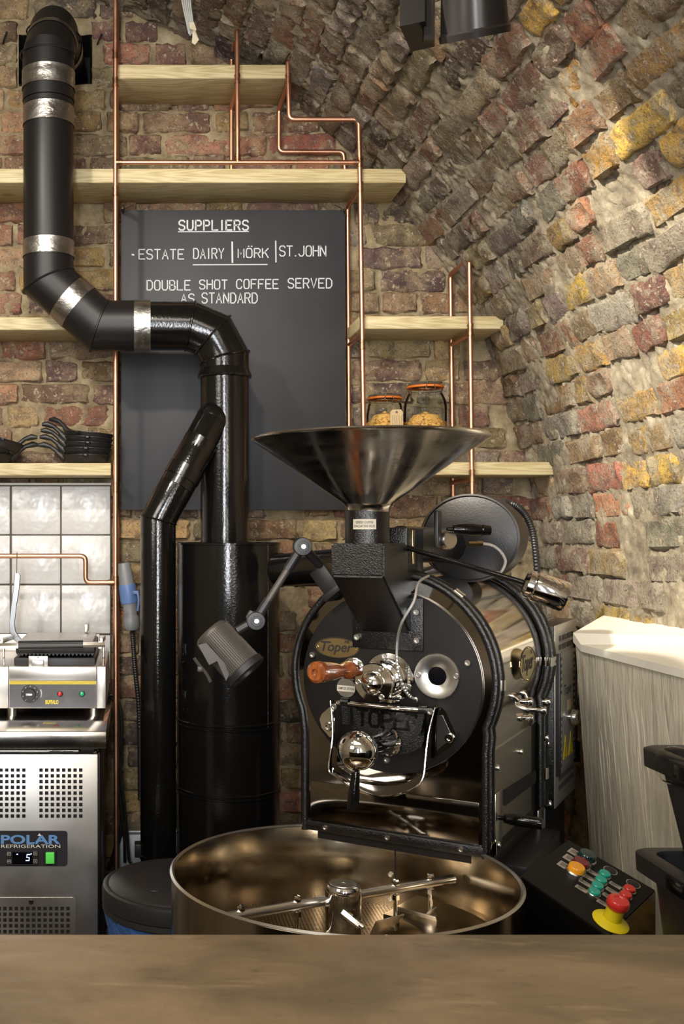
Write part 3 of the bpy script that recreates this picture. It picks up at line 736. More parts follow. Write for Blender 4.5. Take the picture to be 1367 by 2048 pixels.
for a_, s2 in ((D(97, 562), 1), (D(199, 652), 1)):
    rg = MB(); i = 0 if a_.x < Xp(150, YD) else 1
    d1 = Vector((0, 0, -1)) if i == 0 else dd; d2 = dd if i == 0 else Vector((1, 0, 0))
    m_ = (d1+d2).normalized(); pts = []
    u_ = Vector((0, 1, 0)); w_ = m_.cross(u_).normalized(); c2 = 1/ d1.dot(m_)
    loop = [a_+u_*math.cos(t)*RD*1.012+w_*math.sin(t)*RD*1.012*c2 for t in np.linspace(0, 2*math.pi, 49)]
    rg.tube(loop, .0032, 6, False); obj('mitre_seam', rg, M_['matte_black'], du)

# glossy steel flue with the cyclone
fl_ = thing('gloss_flue_pipe', 'glossy black segmented elbow and upright flue rising from the cyclone in front of the chalkboard', 'flue pipe', (Xp(449, YD), YD, Zp(1085, YD)))
XC = Xp(449, YD); RG = .0735
path = [D(301, 652), D(380, 652), D(425, 671), D(449, 716), D(449, 1087)]
mb = MB(); mb.tube(path, RG*1.0, 48); obj('flue_tube', mb, M_['gloss_black'], fl_, ang=20)
def mitre_ring(parent, a, d1, d2, r, t=.004, m='gloss_black'):
    mm = (d1.normalized()+d2.normalized()).normalized(); u_ = Vector((0, 1, 0)); w_ = mm.cross(u_).normalized(); c2 = 1/d1.normalized().dot(mm)
    loop = [a+u_*math.cos(t_)*r+w_*math.sin(t_)*r*c2 for t_ in np.linspace(0, 2*math.pi, 49)]
    rg = MB(); rg.tube(loop, t, 6, False); return obj('seam_ring', rg, M_[m], parent)
for i in (1, 2): mitre_ring(du, elbow[i], elbow[i]-elbow[i-1], elbow[i+1]-elbow[i], RD*1.035, .0028, 'matte_black')
for i in (1, 2, 3): mitre_ring(fl_, path[i], path[i]-path[i-1], path[i+1]-path[i], RG*1.01)
mb = MB(); mb.lathe([(RG, 0), (RG*1.1, .001), (RG*1.12, .006), (RG*1.05, .02), (RG, .03)], (XC, YD, Zp(757, YD))); obj('flange', mb, M_['gloss_black'], fl_)
YB = 3.10
def Bp(px, py): return W(px, py, YB)
br = thing('branch_pipe', 'slimmer glossy black pipe joining the flue at a slant and running down to the bin', 'flue pipe', (Xp(316, YB), YB, 0))
mb = MB(); rb = .0525
up = [W(436, 812, 3.16), W(424, 842, 3.145), Bp(352, 975), Bp(316, 1040), Bp(316, 1716)]
mb.tube(up[:3], rb*.95, 36, True, [rb*.62, rb*.98, rb*.98]); obj('slanted_inlet', mb, M_['gloss_black'], br, ang=40)
mb = MB(); mb.sphere(up[1], rb*.97, 28, 16, (1, 1, 1.1)); obj('inlet_cap', mb, M_['gloss_black'], br)
mb = MB(); mb.tube([up[1]+(up[2]-up[1])*.3, up[2]+(up[3]-up[2])*.3, up[3], up[4]], rb, 36); obj('pipe_tube', mb, M_['gloss_black'], br, ang=20)
mitre_ring(br, up[3], up[3]-up[2], up[4]-up[3], rb*1.01, .003)
dq = (up[2]-up[1]).normalized(); q = up[1]+(up[2]-up[1])*.80
mb = MB(); mb.tube([q-dq*.02, q+dq*.02], rb*1.04, 36); obj('joint_band', mb, M_['gloss_black'], br)
mb = MB(); mb.lathe([(rb, 0), (rb*1.06, .002), (rb*1.06, .012), (rb, .014)], up[4]); obj('end_band', mb, M_['gloss_black'], br)
mb = MB(); mb.bx(Xp(269, YB), Xp(283, YB), YB-.02, YB+.02, Zp(1712, YB), Zp(1685, YB), .003); obj('bracket', mb, M_['plastic_black'], br)
mb = MB(); mb.tube([up[4], (up[4].x, up[4].y, 0)], rb*.97, 36); obj('lower_tube', mb, M_['gloss_black'], br)

YC = 3.17; RC = .1545; XC2 = Xp(456, YC)
cy = thing('chaff_cyclone', 'wide glossy black chaff collector drum beneath the upright flue', 'cyclone', (XC2, YC, 0))
mb = MB(); mb.lathe([(0, Zp(1087, YC)), (RC, Zp(1087, YC)), (RC, 0), (0, 0)], (XC2, YC, 0), n=56); obj('drum', mb, M_['gloss_black'], cy)
for py in (1087,): mb = MB(); mb.lathe([(RC, 0), (RC*1.02, .001), (RC*1.02, .006), (RC, .008)], (XC2, YC, Zp(py+3, YC)), n=56); obj('lid_rim', mb, M_['gloss_black'], cy)
for py in (1436, 1444, 1570, 1577):
    mb = MB(); mb.lathe([(RC*.998, -.004), (RC*1.016, -.002), (RC*1.016, .002), (RC*.998, .004)], (XC2, YC, Zp(py, YC)), n=56); obj('seam_ring', mb, M_['gloss_black'], cy)
t = math.asin((526-456)/102)
mb = MB(); mb.tube([(XC2+RC*math.sin(t), YC-RC*math.cos(t)-.0, Zp(1440, YC)), (XC2+RC*math.sin(t), YC-RC*math.cos(t)-.0, Zp(1090, YC))], .0012, 6); obj('vertical_seam', mb, M_['hammer_black'], cy)
t = math.asin((366-456)/102)
for (a, b) in ((1282, 1324), (1374, 1418)):
    mb = MB(); c = Vector((XC2+RC*math.sin(t), YC-RC*math.cos(t)-.002, (Zp(a, YC)+Zp(b, YC))/2)); mb.box(c, (.012, .012, Zp(a, YC)-Zp(b, YC)), Matrix.Rotation(t, 3, 'Z'), .002)
    for k in (-1, 0, 1): mb.sphere(c+Vector((-.003, -.008, k*.022)), .003, 8, 5)
    obj('hinge', mb, M_['gloss_black'], cy)
ob = MB(); zc_ = Zp(1140, YC); ob.tube([(XC2+.05, YC, zc_), (XC2+.42, YC, zc_)], .0495, 36); obj('side_outlet', ob, M_['gloss_black'], cy)
for x_ in (XC2+.158, XC2+.2): mb = MB(); mb.tube([(x_, YC, zc_), (x_+.008, YC, zc_)], .0525, 36); obj('seam_ring', mb, M_['gloss_black'], cy)

# ================================================================== TILED SPLASHBACK
YT = 3.452
sb = thing('tiled_splashback', 'white glazed square tiles behind the contact grill', 'splashback', (Xp(100, YT), YT, Zp(1430, YT)))
mb = MB(); mb.bx(Xp(-180, YT), Xp(221.5, YT), YT, YT+.012, Zp(1440, YT), Zp(967, YT)); obj('grout_bed', mb, M_['grout'], sb)
tz = [972, 1069.5, 1169, 1268.5, 1368]; tx = [-178.5, -78, 22.2, 122.6, 221]
def tilemesh(w, h):
    mb = MB(); mb.box((0, 0, 0), (w, .009, h), None, .0035); return mesh_of('tile', mb, M_['tile'])
tw = Xp(122.6, YT)-Xp(22.2, YT); tme = tilemesh(tw-.0055, tw-.0065)
k = 0; rr = random.Random(2)
for j in range(4):
    for i in range(4):
        k += 1
        o = bpy.data.objects.new('tile', tme); COL.objects.link(o); o.parent = sb
        c = Vector(((Xp(tx[i], YT)+Xp(tx[i+1], YT))/2, YT-.004, (Zp(tz[j], YT)+Zp(tz[j+1], YT))/2))
        o.matrix_local = ROOT[sb.name].inverted() @ Matrix.Translation(c) @ Matrix.Rotation(rr.uniform(-.012, .012), 4, 'X') @ Matrix.Rotation(rr.uniform(-.012, .012), 4, 'Z')
mb = MB(); mb.bx(Xp(-180, YT), Xp(222, YT), YT-.012, YT+.01, Zp(970.5, YT), Zp(966, YT), .001); obj('edge_strip', mb, M_['white_print'], sb)

# ================================================================== SKILLETS
def skillet_meshes():
    pan = MB(); R_ = .088; H_ = .034
    pan.lathe([(0, 0), (R_*.80, 0), (R_*.84, .002), (R_, H_-.004), (R_*1.03, H_-.003), (R_*1.03, H_), (R_*.985, H_), (R_*.79, .006), (0, .006)], n=44)
    pan.lathe([(R_*.93, H_*.62), (R_*.955, H_*.70), (R_*.96, H_*.66)], n=44)
    pan.prism([(-.012, 0), (.012, 0), (.005, .014), (-.005, .014)], (0, -R_*1.0, H_-.007), (1, 0, 0), (0, -1, 0), (0, 0, .006))
    hd = MB(); pts = [(-R_*.9, 0, H_-.010), (-R_*1.10, 0, H_+.001), (-R_*1.28, 0, H_+.018), (-R_*1.52, 0, H_+.034), (-R_*1.80, 0, H_+.041), (-R_*2.03, 0, H_+.039)]
    hd.tube(pts, .008, 12, True, [.018, .013, .008, .008, .011, .006])
    return mesh_of('pan', pan, M_['iron']), mesh_of('handle', hd, M_['iron'])
pm_, hm_ = skillet_meshes(); ROOT_SK = None
def skillet(loc, rz, tilt, label, group='cast iron skillets on the shelf', s=1.0, ax='Y'):
    o = thing('cast_iron_skillet', label, 'skillet', loc, group)
    o.rotation_euler = (0, tilt, rz); o.scale = (s, s, s)
    for nm, me in (('pan', pm_), ('handle', hm_)):
        c = bpy.data.objects.new(nm, me); COL.objects.link(c); c.parent = o
    return o
zs = Zp(926, YF)+.0005
lab = ['lowest skillet of the nested stack beside the copper pipe', 'second lowest skillet of the nested stack beside the copper pipe', 'middle skillet of the nested stack beside the copper pipe',
       'second skillet from the top of the nested stack by the copper pipe', 'topmost cast iron skillet of the stack beside the copper pipe, handle raised highest']
for i in range(5):
    skillet((Xp(173, 3.38)+.002*i, 3.385, zs+i*.0175+(.004 if i else 0)), [.0, -.02, .02, -.02, -.45][i], [.0, .03, .05, .07, .10][i], lab[i], s=.87)
skillet((Xp(-24, 3.38), 3.385, zs), math.pi+.12, 0, 'lowest skillet of the left stack, handle pointing right', s=.9)
skillet((Xp(-24, 3.38), 3.385, zs+.0185), math.pi-.08, 0.02, 'second skillet of the left stack, resting in the lowest one', s=.9)
skillet((Xp(-6, 3.38), 3.385, zs+.050), 0.25, .22, 'tilted skillet on top of the left stack, cut off by the frame', s=.9)

# ================================================================== JARS
def jar(px, yd, Rj, Hj, neck, label, fill, tagged):
    X_ = Xp(px, yd); z_ = Zp(924, YF)+.0005
    o = thing('preserving_jar', label, 'jar', (X_, yd, z_), 'clip top glass jars behind the funnel')
    g = MB(); g.lathe([(0, .002), (Rj*.9, .0), (Rj, .008), (Rj, Hj*.70), (Rj*.96, Hj*.76), (neck*1.06, Hj*.855), (neck, Hj*.87), (neck, Hj*.90), (neck*1.07, Hj*.905), (neck*1.07, Hj*.925)], (0, 0, 0), n=40)
    obj('glass_body', g, M_['glass'], o, world=False)
    c = MB(); c.lathe([(0, .004), (Rj*.88, .004), (Rj*.95, .012), (Rj*.95, fill*.8), (Rj*.6, fill), (0, fill*1.06)], n=30)
    rr = random.Random(int(px)); 
    for k in range(900):
        a = rr.uniform(0, 6.283); q = rr.random(); hh = rr.uniform(.01, fill*.85) if rr.random() < .7 else fill*(.8+.26*(1-q))
        rad = Rj*.93 if hh < fill*.84 else Rj*.93*q
        s_ = rr.uniform(.003, .006); p = Vector((rad*math.cos(a), rad*math.sin(a), hh)); Rm = Matrix.Rotation(rr.uniform(0, 3), 3, (rr.random(), rr.random(), .3))
        c.box(p, (s_*1.6, s_, s_), Rm)
    obj('granola', c, M_['granola'], o, world=False, kind='stuff', smooth=False)
    l = MB(); l.lathe([(neck*1.07, Hj*.945), (neck*1.09, Hj*.955), (neck*1.05, Hj*.985), (neck*.9, Hj*.992), (0, Hj)], n=40); obj('glass_lid', l, M_['lidglass'], o, world=False)
    r_ = MB(); r_.lathe([(neck*.9, Hj*.925), (neck*1.13, Hj*.925), (neck*1.15, Hj*.935), (neck*1.13, Hj*.947), (neck*.9, Hj*.947)], n=40); obj('rubber_seal', r_, M_['orange_rubber'], o, world=False)
    w = MB()
    for hz in (.90, .958): w.lathe([(neck*1.09, Hj*hz-.001), (neck*1.115, Hj*hz), (neck*1.09, Hj*hz+.001)], n=40)
    yy = -neck*1.16; b = .012
    w.tube([(-b*.8, yy, Hj*.99), (-b*.9, yy, Hj*.95), (-b*1.25, yy-.003, Hj*.92), (-b, yy-.006, Hj*.88), (b, yy-.006, Hj*.88), (b*1.25, yy-.003, Hj*.92), (b*.8, yy, Hj*.95), (b*.8, yy, Hj*.99), (-b*.8, yy, Hj*.99)], .0012, 6)
    w.tube([(-b*.7, yy-.006, Hj*.88), (-b*.7, yy-.010, Hj*.80), (b*.7, yy-.010, Hj*.80), (b*.7, yy-.006, Hj*.88)], .0012, 6)
    obj('wire_clip', w, M_['chrome'], o, world=False)
    if tagged:
        t_ = MB(); y2 = -Rj-.006; t_.prism([(.002, .08), (.042, .08), (.042, .158), (.036, .166), (.010, .166), (.002, .158)], (0, y2, 0), (1, 0, 0), (0, 0, 1), (0, .001, 0))
        tg = obj('card_tag', t_, M_['tagpaper'], o, world=False, label='buff card tag with handwriting')
        i_ = MB(); rr = random.Random(4)
        for k in range(5):
            xx = .009+k*.007; ribbon(i_, [(xx+rr.uniform(-.002, .002),   .088+m*.006) for m in range(11)], .0008, lambda a, b_: Vector((a, y2-.0006, b_)))
        i_.lathe([(.0012, 0), (.0035, 0)], (.022, y2-.0008, .158), (0, 1, 0), 12)
        obj('handwriting', i_, M_['ink'], tg, world=False)
M_['granola'] = mat('granola', srgb(206, 160, 84), .8, 0, None, (130, srgb(120, 74, 36), .5, .66))
M_['lidglass'] = mat('dark_lid_glass', srgb(70, 70, 62), .06, 0, spec=.8)
jar(769, 3.37, .058, .222, .049, 'smaller clip top jar of granola with a buff card tag', .155, True)
jar(850, 3.38, .068, .262, .052, 'larger clip top jar of granola without a tag', .155, False)
# ================================================================== COFFEE ROASTER
TH = math.radians(33); RO = Vector((.5704, 2.3160, 0))
RMX = Matrix.Translation(RO) @ Matrix.Rotation(-TH, 4, 'Z'); RINV = RMX.inverted()
def RL(px, py, ax, val):
    o = RINV @ Vector((0, 0, CAMZ)); d = (RINV.to_3x3() @ Vector(((px-CX)/FP, 1, (CY-py)/FP)))
    return o+d*((val-o[ax])/d[ax])
def z4(a, b): return (580+a/3.4175, 1150+b/3.4175)
def z6(a, b): return (900+a/3.4175, 1200+b/3.4175)
def Q(a, b, y=-.016): return RL(*z4(a, b), 1, y)
ro = thing('coffee_roaster', 'large black and polished steel coffee roasting machine with a funnel on top', 'coffee roaster', RO, rz=-TH)
def R_(name, mb, m, parent=None, **k): return obj(name, mb, M_[m], parent or ro, world=False, **k)
BCX, BCZ, BR = -.008, 1.088, .224
def outline(r=BR, dx=0.0, zb=.724):
    p = [(-.208-dx, zb)]
    a0, a1 = math.radians(203), math.radians(-24)
    p.append((-.208-dx, BCZ-.145)); p.append((-.211-dx, BCZ-.115))
    for i in range(41):
        a = a0+(a1-a0)*i/40; p.append((BCX+r*math.cos(a), BCZ+r*math.sin(a)))
    p += [(.199+dx, BCZ-.115), (.196+dx, BCZ-.145), (.196+dx, zb)]
    return p
OL = outline()
# front sheet and body
mb = MB(); mb.prism(OL, (0, .0, 0), (1, 0, 0), (0, 0, 1), (0, .012, 0)); R_('front_sheet', mb, 'frontmirror', smooth=False, label='dark mirror polished front sheet')
LEN = .55
skin = [p for p in outline(.216, -.004) if p[1] > .93]
skin = [(skin[0][0], .93)]+skin+[(skin[-1][0], .93)]
mb = MB(); n = len(skin); mb.add([(a, .012, b) for a, b in skin]+[(a, LEN, b) for a, b in skin], [(i, i+1, n+i+1, n+i) for i in range(n-1)]); R_('drum_casing', mb, 'mirror', ang=60, label='mirror polished curved casing')
mb = MB(); mb.prism(outline(.214, -.006), (0, LEN-.01, 0), (1, 0, 0), (0, 0, 1), (0, .012, 0)); R_('back_sheet', mb, 'greyblack', smooth=False)
mb = MB(); mb.bx(-.203, .190, .012, LEN-.01, .70, .931); R_('lower_casing', mb, 'greyblack', smooth=False)
def side(px, py, x=.1965): return RL(px, py, 0, x)
# side service panel with a handle slot
mb = MB(); za = .728
pl = [(.012, za), (.43, za), (.43, .932), (.012, .932)]
mb.prism(pl, (.190, 0, 0), (0, 1, 0), (0, 0, 1), (.006, 0, 0)); sp_ = R_('service_panel', mb, 'steelpanel', smooth=False)
sl = [side(*z6(a, b), .1966) for a, b in ((362, 1300), (575, 1165), (585, 1175), (585, 1235), (575, 1250), (372, 1408), (360, 1400))]
mb = MB(); mb.prism([(p.y, p.z) for p in sl], (.1962, 0, 0), (0, 1, 0), (0, 0, 1), (.0012, 0, 0)); R_('hand_slot', mb, 'holeblack', sp_, smooth=False)
def bolt(mb, c, ax=(0, -1, 0), r=.0075, h=.006):
    mb.lathe([(0, 0), (r, 0), (r, h*.7), (r*.85, h), (r*.5, h), (r*.45, h*.35), (0, h*.35)], c, ax, 14)
for a, b in ((475, 1035), (315, 1145), (320, 1672), (620, 1655)):
    p = side(*z6(a, b), .1966); mb = MB(); bolt(mb, p, (1, 0, 0), .007, .007); R_('screw', mb, 'zinc', sp_)
for (a, b, c, d) in ((305, 350, 1330, 1690), (598, 636, 1440, 1668)):
    p0 = side(*z6(a, d), .199); p1 = side(*z6(b, c), .199); zz0 = p0.z; zz1 = side(*z6(a, c), .199).z
    mb = MB(); mb.bx(.197, .2005, p0.y, p1.y, zz0, zz1, .001); R_('guide_strip', mb, 'zinc')
h0 = side(*z6(330, 1487), .20)
mb = MB(); mb.lathe([(0, 0), (.005, 0), (.005, .010), (.0100, .012), (.0100, .018), (.0115, .02), (.0130, .05), (.0130, .088), (.011, .092), (0, .092)], h0, (1, 0, 0), 20); R_('drawer_handle', mb, 'gloss_black')
# trim tubes
def olpath(y, r=BR, dx=0.0, zb=.720): return [(a, y, b) for a, b in outline(r, dx, zb)]
def trim(y, r=.228, dx=.003, t=.0088):
    mb = MB(); mb.tube(olpath(y, r, dx), t, 12); return R_('edge_trim', mb, 'hammer_black')
trim(-.002); trim(.024, .231, .006, .0095); trim(LEN-.040, .226, .004, .0095); trim(LEN-.016, .231, .008, .0105)
def sect(y, r, dx, a_deg, t, L=.022):
    a = math.radians(a_deg); c = Vector((BCX+r*math.cos(a), y, BCZ+r*math.sin(a))); d = Vector((-math.sin(a), 0, math.cos(a)))
    mb = MB(); mb.tube([c-d*L/2, c+d*L/2], t, 16); R_('trim_clip', mb, 'chrome')
for a in (52, -1): sect(.024, .231, .006, a, .0112)
for y in (LEN-.040, LEN-.016): sect(y, .229, .007, -1, .0122)
for (y, x, z) in ((.026, .203, .738), (LEN-.018, .205, .80)):
    mb = MB(); mb.tube([(x, y, z-.014), (x, y, z+.014)], .0115, 16); R_('trim_clip', mb, 'chrome')
# bottom strip with screws
mb = MB(); mb.bx(-.205, .196, -.010, 0, .722, .744, .002); st = R_('bottom_strip', mb, 'hammer_black')
for px in (650, 774, 921):
    p = RL(px, 1690, 1, -.01); mb = MB(); bolt(mb, (p.x, -.010, .733), (0, -1, 0), .006, .004); R_('screw', mb, 'zinc', st)
mb = MB(); mb.bx(-.197, .185, -.0025, 0, .744, .834, .001); R_('lower_sheet', mb, 'frontmirror')
# front disc plate
mb = MB(); mb.lathe([(0, .014), (.198, .014), (.2015, .012), (.2015, 0)], (BCX, 0, 1.078), (0, -1, 0), 72); fp = R_('drum_door', mb, 'plate_black')
mb = MB(); mb.lathe([(.2017, .010), (.2022, .009), (.2022, .002), (.2017, .001)], (BCX, 0, 1.078), (0, -1, 0), 72); R_('door_edge', mb, 'zinc', fp)
for a, b in ((155, 545), (1215, 600), (662, 1262)):
    mb = MB(); bolt(mb, Q(a, b, -.014)); R_('cap_screw', mb, 'zinc', fp)
# sight glass ring
c = Q(1005, 690, -.014)
mb = MB(); mb.lathe([(.049, 0), (.049, .006), (.047, .008), (.034, .008), (.020, .002), (.020, 0)], c, (0, -1, 0), 48); sg = R_('sight_glass_ring', mb, 'zinc')
M_['zinc_c'] = M_['chrome']
mb = MB(); mb.lathe([(0, .001), (.021, .001)], c, (0, -1, 0), 32); R_('sight_glass', mb, 'screen', sg)
for a, b in ((875, 683), (1132, 695)): mb = MB(); bolt(mb, Q(a, b, -.022), r=.0065, h=.003); R_('cap_screw', mb, 'zinc', sg)
# bearing hub
c = Q(682, 700, -.014)
mb = MB(); mb.lathe([(.055, 0), (.056, .004), (.054, .010), (.043, .012), (.041, .016), (.0405, .030), (.036, .034), (.036, .062), (.033, .064), (.033, .070), (.036, .074), (.036, .092), (.041, .094), (.042, .100), (.040, .104), (.027, .105), (.025, .103), (.0245, .108), (.021, .118), (.013, .125), (.006, .127), (.005, .125), (0, .126)], c, (0, -1, 0), 56); hu = R_('bearing_hub', mb, 'chrome')
for k in range(3):
    a = math.radians(62+k*120)
    mb = MB(); bolt(mb, c+Vector((.034*math.cos(a), -.104, .034*math.sin(a))), r=.006, h=.004); R_('cap_screw', mb, 'zinc', hu)
    a = math.radians(80+k*120+20)
    mb = MB(); bolt(mb, c+Vector((.048*math.cos(a), -.012, .048*math.sin(a))), r=.0065, h=.005); R_('cap_screw', mb, 'zinc', hu)
# sampler
c = Q(440, 640, -.014)
mb = MB(); mb.lathe([(.026, 0), (.026, .008), (.022, .011), (.0, .012)], c, (0, -1, 0), 36); mb.lathe([(.010, .01), (.010, .04), (0, .04)], c, (0, -1, 0), 24); sm_ = R_('sampler_socket', mb, 'chrome')
a_ = Q(425, 650, -.052); b_ = RL(629, 1345, 1, -.215); d = (b_-a_).normalized(); Ln = (b_-a_).length
mb = MB(); mb.lathe([(0, 0), (.015, 0), (.020, .010), (.0205, .024), (.018, .036), (.0145, .048), (.015, .062), (.0185, .085), (.0205, .110), (.0225, .140), (.0235, Ln-.02), (.0225, Ln-.006), (.017, Ln), (.008, Ln), (.007, Ln-.006), (0, Ln-.006)], a_, d, 32); R_('sampler_handle', mb, 'handlewood', sm_, label='turned orange-brown wooden handle')
c = Q(385, 768, -.014)
mb = MB(); mb.lathe([(.022, 0), (.022, .003), (0, .003)], c, (0, -1, 0), 36); pd_ = R_('sampler_plate', mb, 'zinc')
def tm(c, sc=1): return Matrix.Translation(c) @ Matrix(((1, 0, 0), (0, 0, -1), (0, 1, 0))).to_4x4()
mb = MB(); mb.bx(c.x-.021, c.x+.021, c.y-.0042, c.y-.003, c.z-.009, c.z+.004); R_('sticker', mb, 'label_paper', pd_, smooth=False)
mb = MB(); text_on(mb, 'SAMPLER SPOON', tm((c.x, c.y-.0046, c.z-.002)), .037, .0062, bold=.01); R_('lettering', mb, 'ink', pd_, smooth=False)
# maker's oval badge on the front
def badge(parent, M, a, b, holes=((-.9, 0), (.9, 0))):
    def el(a, b, t=40): return [(a*math.cos(2*math.pi*k/t), b*math.sin(2*math.pi*k/t)) for k in range(t)]
    mb = MB(M); mb.prism(el(a, b), (0, 0, 0), (1, 0, 0), (0, 1, 0), (0, 0, .002)); pt = R_('badge', mb, 'brass', parent, smooth=False, label='oval brass nameplate')
    mb = MB(M); mb.tube([(p[0], p[1], .002) for p in el(a*.97, b*.95)+[el(a*.97, b*.95)[0]]], .0009, 6, False)
    text_on(mb, 'Toper', Matrix.Translation((0, -b*.05, .0026)), a*1.45, b*1.25, shear=.25, bold=.018)
    ribbon(mb, [(-a*.72, b*.5), (-a*.3, b*.5)], b*.16, lambda p, q: Vector((p, q, .0024)))
    text_on(mb, 'NK', Matrix.Translation((a*.48, b*.62, .0026)), a*.24, b*.28, bold=.02)
    R_('badge_lettering', mb, 'ink', pt, smooth=False, kind='stuff')
    mb = MB()
    for h in holes: bolt(mb, M @ Vector((a*h[0], b*h[1], .002)), (M.to_3x3() @ Vector((0, 0, 1))), .003, .0015)
    R_('rivets', mb, 'brass', pt)
c = Q(321, 497, -.014); badge(fp, tm(c), .0525, .0235)
# chute
cxl = RL(727, 1200, 1, 0).x; cxr = RL(827, 1200, 1, 0).x; ztp = RL(716, 1087, 1, -.19).z; zmd = RL(716, 1153, 1, -.19).z; zbt = RL(775, 1267, 1, 0).z; cmid = (cxl+cxr)/2
mb = MB(); mb.prism([(-.19, ztp), (-.19, zmd), (-.014, zbt), (-.014, zmd-.04), (.03, zmd-.03), (.03, ztp)], (cxl, 0, 0), (0, 1, 0), (0, 0, 1), (cxr-cxl, 0, 0)); ct = R_('bean_chute', mb, 'hammer_black', smooth=False)
bm = bmesh.new(); bm.from_mesh(ct.data); bmesh.ops.bevel(bm, geom=[e for e in bm.edges if e.is_manifold], offset=.004, segments=2, affect='EDGES'); bm.to_mesh(ct.data); bm.free(); ct.data.shade_smooth(); ct.data.set_sharp_from_angle(angle=.9)
p0 = Q(430, 490, -.014); p1 = Q(912, 490, -.014); zt_ = Q(900, 160, -.014).z
mb = MB(); mb.bx(p0.x, p1.x, -.020, -.013, p0.z-.001, zt_, .002); cp_ = R_('chute_flange', mb, 'hammer_black')
for a, b in ((458, 425), (867, 448), (865, 255)): mb = MB(); bolt(mb, Q(a, b, -.020)); R_('cap_screw', mb, 'zinc', cp_)
mb = MB(); mb.bx(cxl+.01, cxr, -.045, .07, zmd, ztp+.034, .004); R_('valve_box', mb, 'hammer_black')
q = RL(823, 1092, 0, cxr+.001); mb = MB(); mb.bx(cxr, cxr+.0015, -.012, .006, ztp-.045, ztp+.028, .0005); R_('valve_plate', mb, 'brass')
znt = RL(736, 1022, 1, -.12).z
mb = MB(); mb.lathe([(.0462, ztp-.002), (.0462, znt), (.043, znt+.002)], (cmid-.004, -.12, 0), (0, 0, 1), 40); nk = R_('hopper_neck', mb, 'hammer_black')
ax0 = Vector((cmid-.004, -.12, 0))
la = RINV.to_3x3() @ Vector((-.36, -1, 0)).normalized(); zl = RL(721, 1048.5, 1, -.16).z
mb = MB(); xx = la.cross(Vector((0, 0, 1))).normalized()*-1
ML = frame(ax0+Vector((0, 0, zl))+la*.0468, xx, (0, 0, 1)); 
if (ML.to_3x3() @ Vector((0, 0, 1))).dot(la) < 0: ML = frame(ax0+Vector((0, 0, zl))+la*.0468, -xx, (0, 0, 1))
def curved(a, b, off=0.0):
    t = a/.0466; return ax0+Vector((0, 0, zl+b))+(la*math.cos(t)+(ML.to_3x3() @ Vector((1, 0, 0)))*math.sin(t))*(.0466+off)
vs = []; fs = []
for i in range(9):
    for b in (-.0105, .0105): vs.append(curved(-.0245+.049*i/8, b, .0004))
fs = [(2*i, 2*i+2, 2*i+3, 2*i+1) for i in range(8)]
mb.add(vs, fs); R_('sticker', mb, 'label_paper', nk)
mb = MB()
for t_, b in (('GREEN COFFEE', .0038), ('EVACUATION VALVE', -.0042)):
    v_, f_ = font_mesh(t_, 1.0, 0, 0, .012); xs = [v.x for v in v_]; ys = [v.y for v in v_]; k = (.036 if t_[0] == 'G' else .043)/(max(xs)-min(xs)); kb = .0052/(max(ys)-min(ys))
    mb.add([curved(v.x*k, v.y*kb+b, .0009) for v in v_], f_)
R_('lettering', mb, 'ink', nk, smooth=False)
zrim = RL(742, 877, 1, -.12).z; HR = .2450
mb = MB(); mb.lathe([(.0445, znt-.002), (.046, znt+.008), (.052, znt+.016), (HR-.006, zrim-.005), (HR, zrim-.003), (HR+.003, zrim), (HR+.001, zrim+.003), (HR-.004, zrim+.002), (HR-.010, zrim-.006), (.049, znt+.018), (.041, znt+.008)], (cmid-.001, -.12, 0), (0, 0, 1), 96); R_('hopper_funnel', mb, 'hopper', ang=50, label='wide spun steel loading funnel')
# discharge door with rod and side plates
dp = [(436, 880), (470, 905), (860, 945), (930, 930), (935, 1110), (915, 1165), (840, 1205), (740, 1228), (640, 1222), (520, 1180), (436, 1100)]
mb = MB(); mb.prism([(Q(a, b).x, Q(a, b).z) for a, b in dp], (0, -.014, 0), (1, 0, 0), (0, 0, 1), (0, -.022, 0)); dd_ = R_('discharge_door', mb, 'hammer_black', smooth=False)
mb = MB()
def PD(a, b): p = Q(a, b, -.0385); return Vector((p.x, -.0362, p.z))
pe = [Q(470+i*0, 1010, -.036) for i in range(1)]
def PT(a, b): return Vector((a, -.0375, b))
tl = Q(462, 975, -.036); tr_ = Q(868, 1006, -.036); tH = .034; zc0 = (tl.z+tr_.z)/2-.017
wrd_ = 'TOPER'; cw = (tr_.x-tl.x)/(5+4*.3); x_ = tl.x
for chx in wrd_:
    for s_ in STROKES[chx]:
        pts = [(x_+a*cw, zc0+b*tH*.98) for a, b in s_]
        rb_ = MB(); ribbon(rb_, pts, .0075 if (abs(pts[0][0]-pts[-1][0]) < .004) else .005, PT)
        n = len(rb_.v)//2; top = rb_.v; base = [Vector((v.x, -.0355, v.z)) for v in top]
        mb.add(top+base, rb_.f+[(i, i+1, 2*n+i+1, 2*n+i) for i in range(n-1)]+[(n+i, n+i+1, 3*n+i+1, 3*n+i) for i in range(n-1)])
    for a in ((0, 1) if chx in 'PR' else (0,) if chx == 'E' else ()):   # slab serifs
        ribbon(mb, [(x_-cw*.12, zc0+a*tH), (x_+cw*.18, zc0+a*tH)], .0045, PT)
    x_ += cw*1.3
R_('raised_lettering', mb, 'gloss_black', dd_, smooth=False)
pa = Q(318, 872, -.055); pb = Q(965, 930, -.055)
mb = MB(); mb.tube([pa, pb], .0048, 16); R_('hinge_rod', mb, 'chrome')
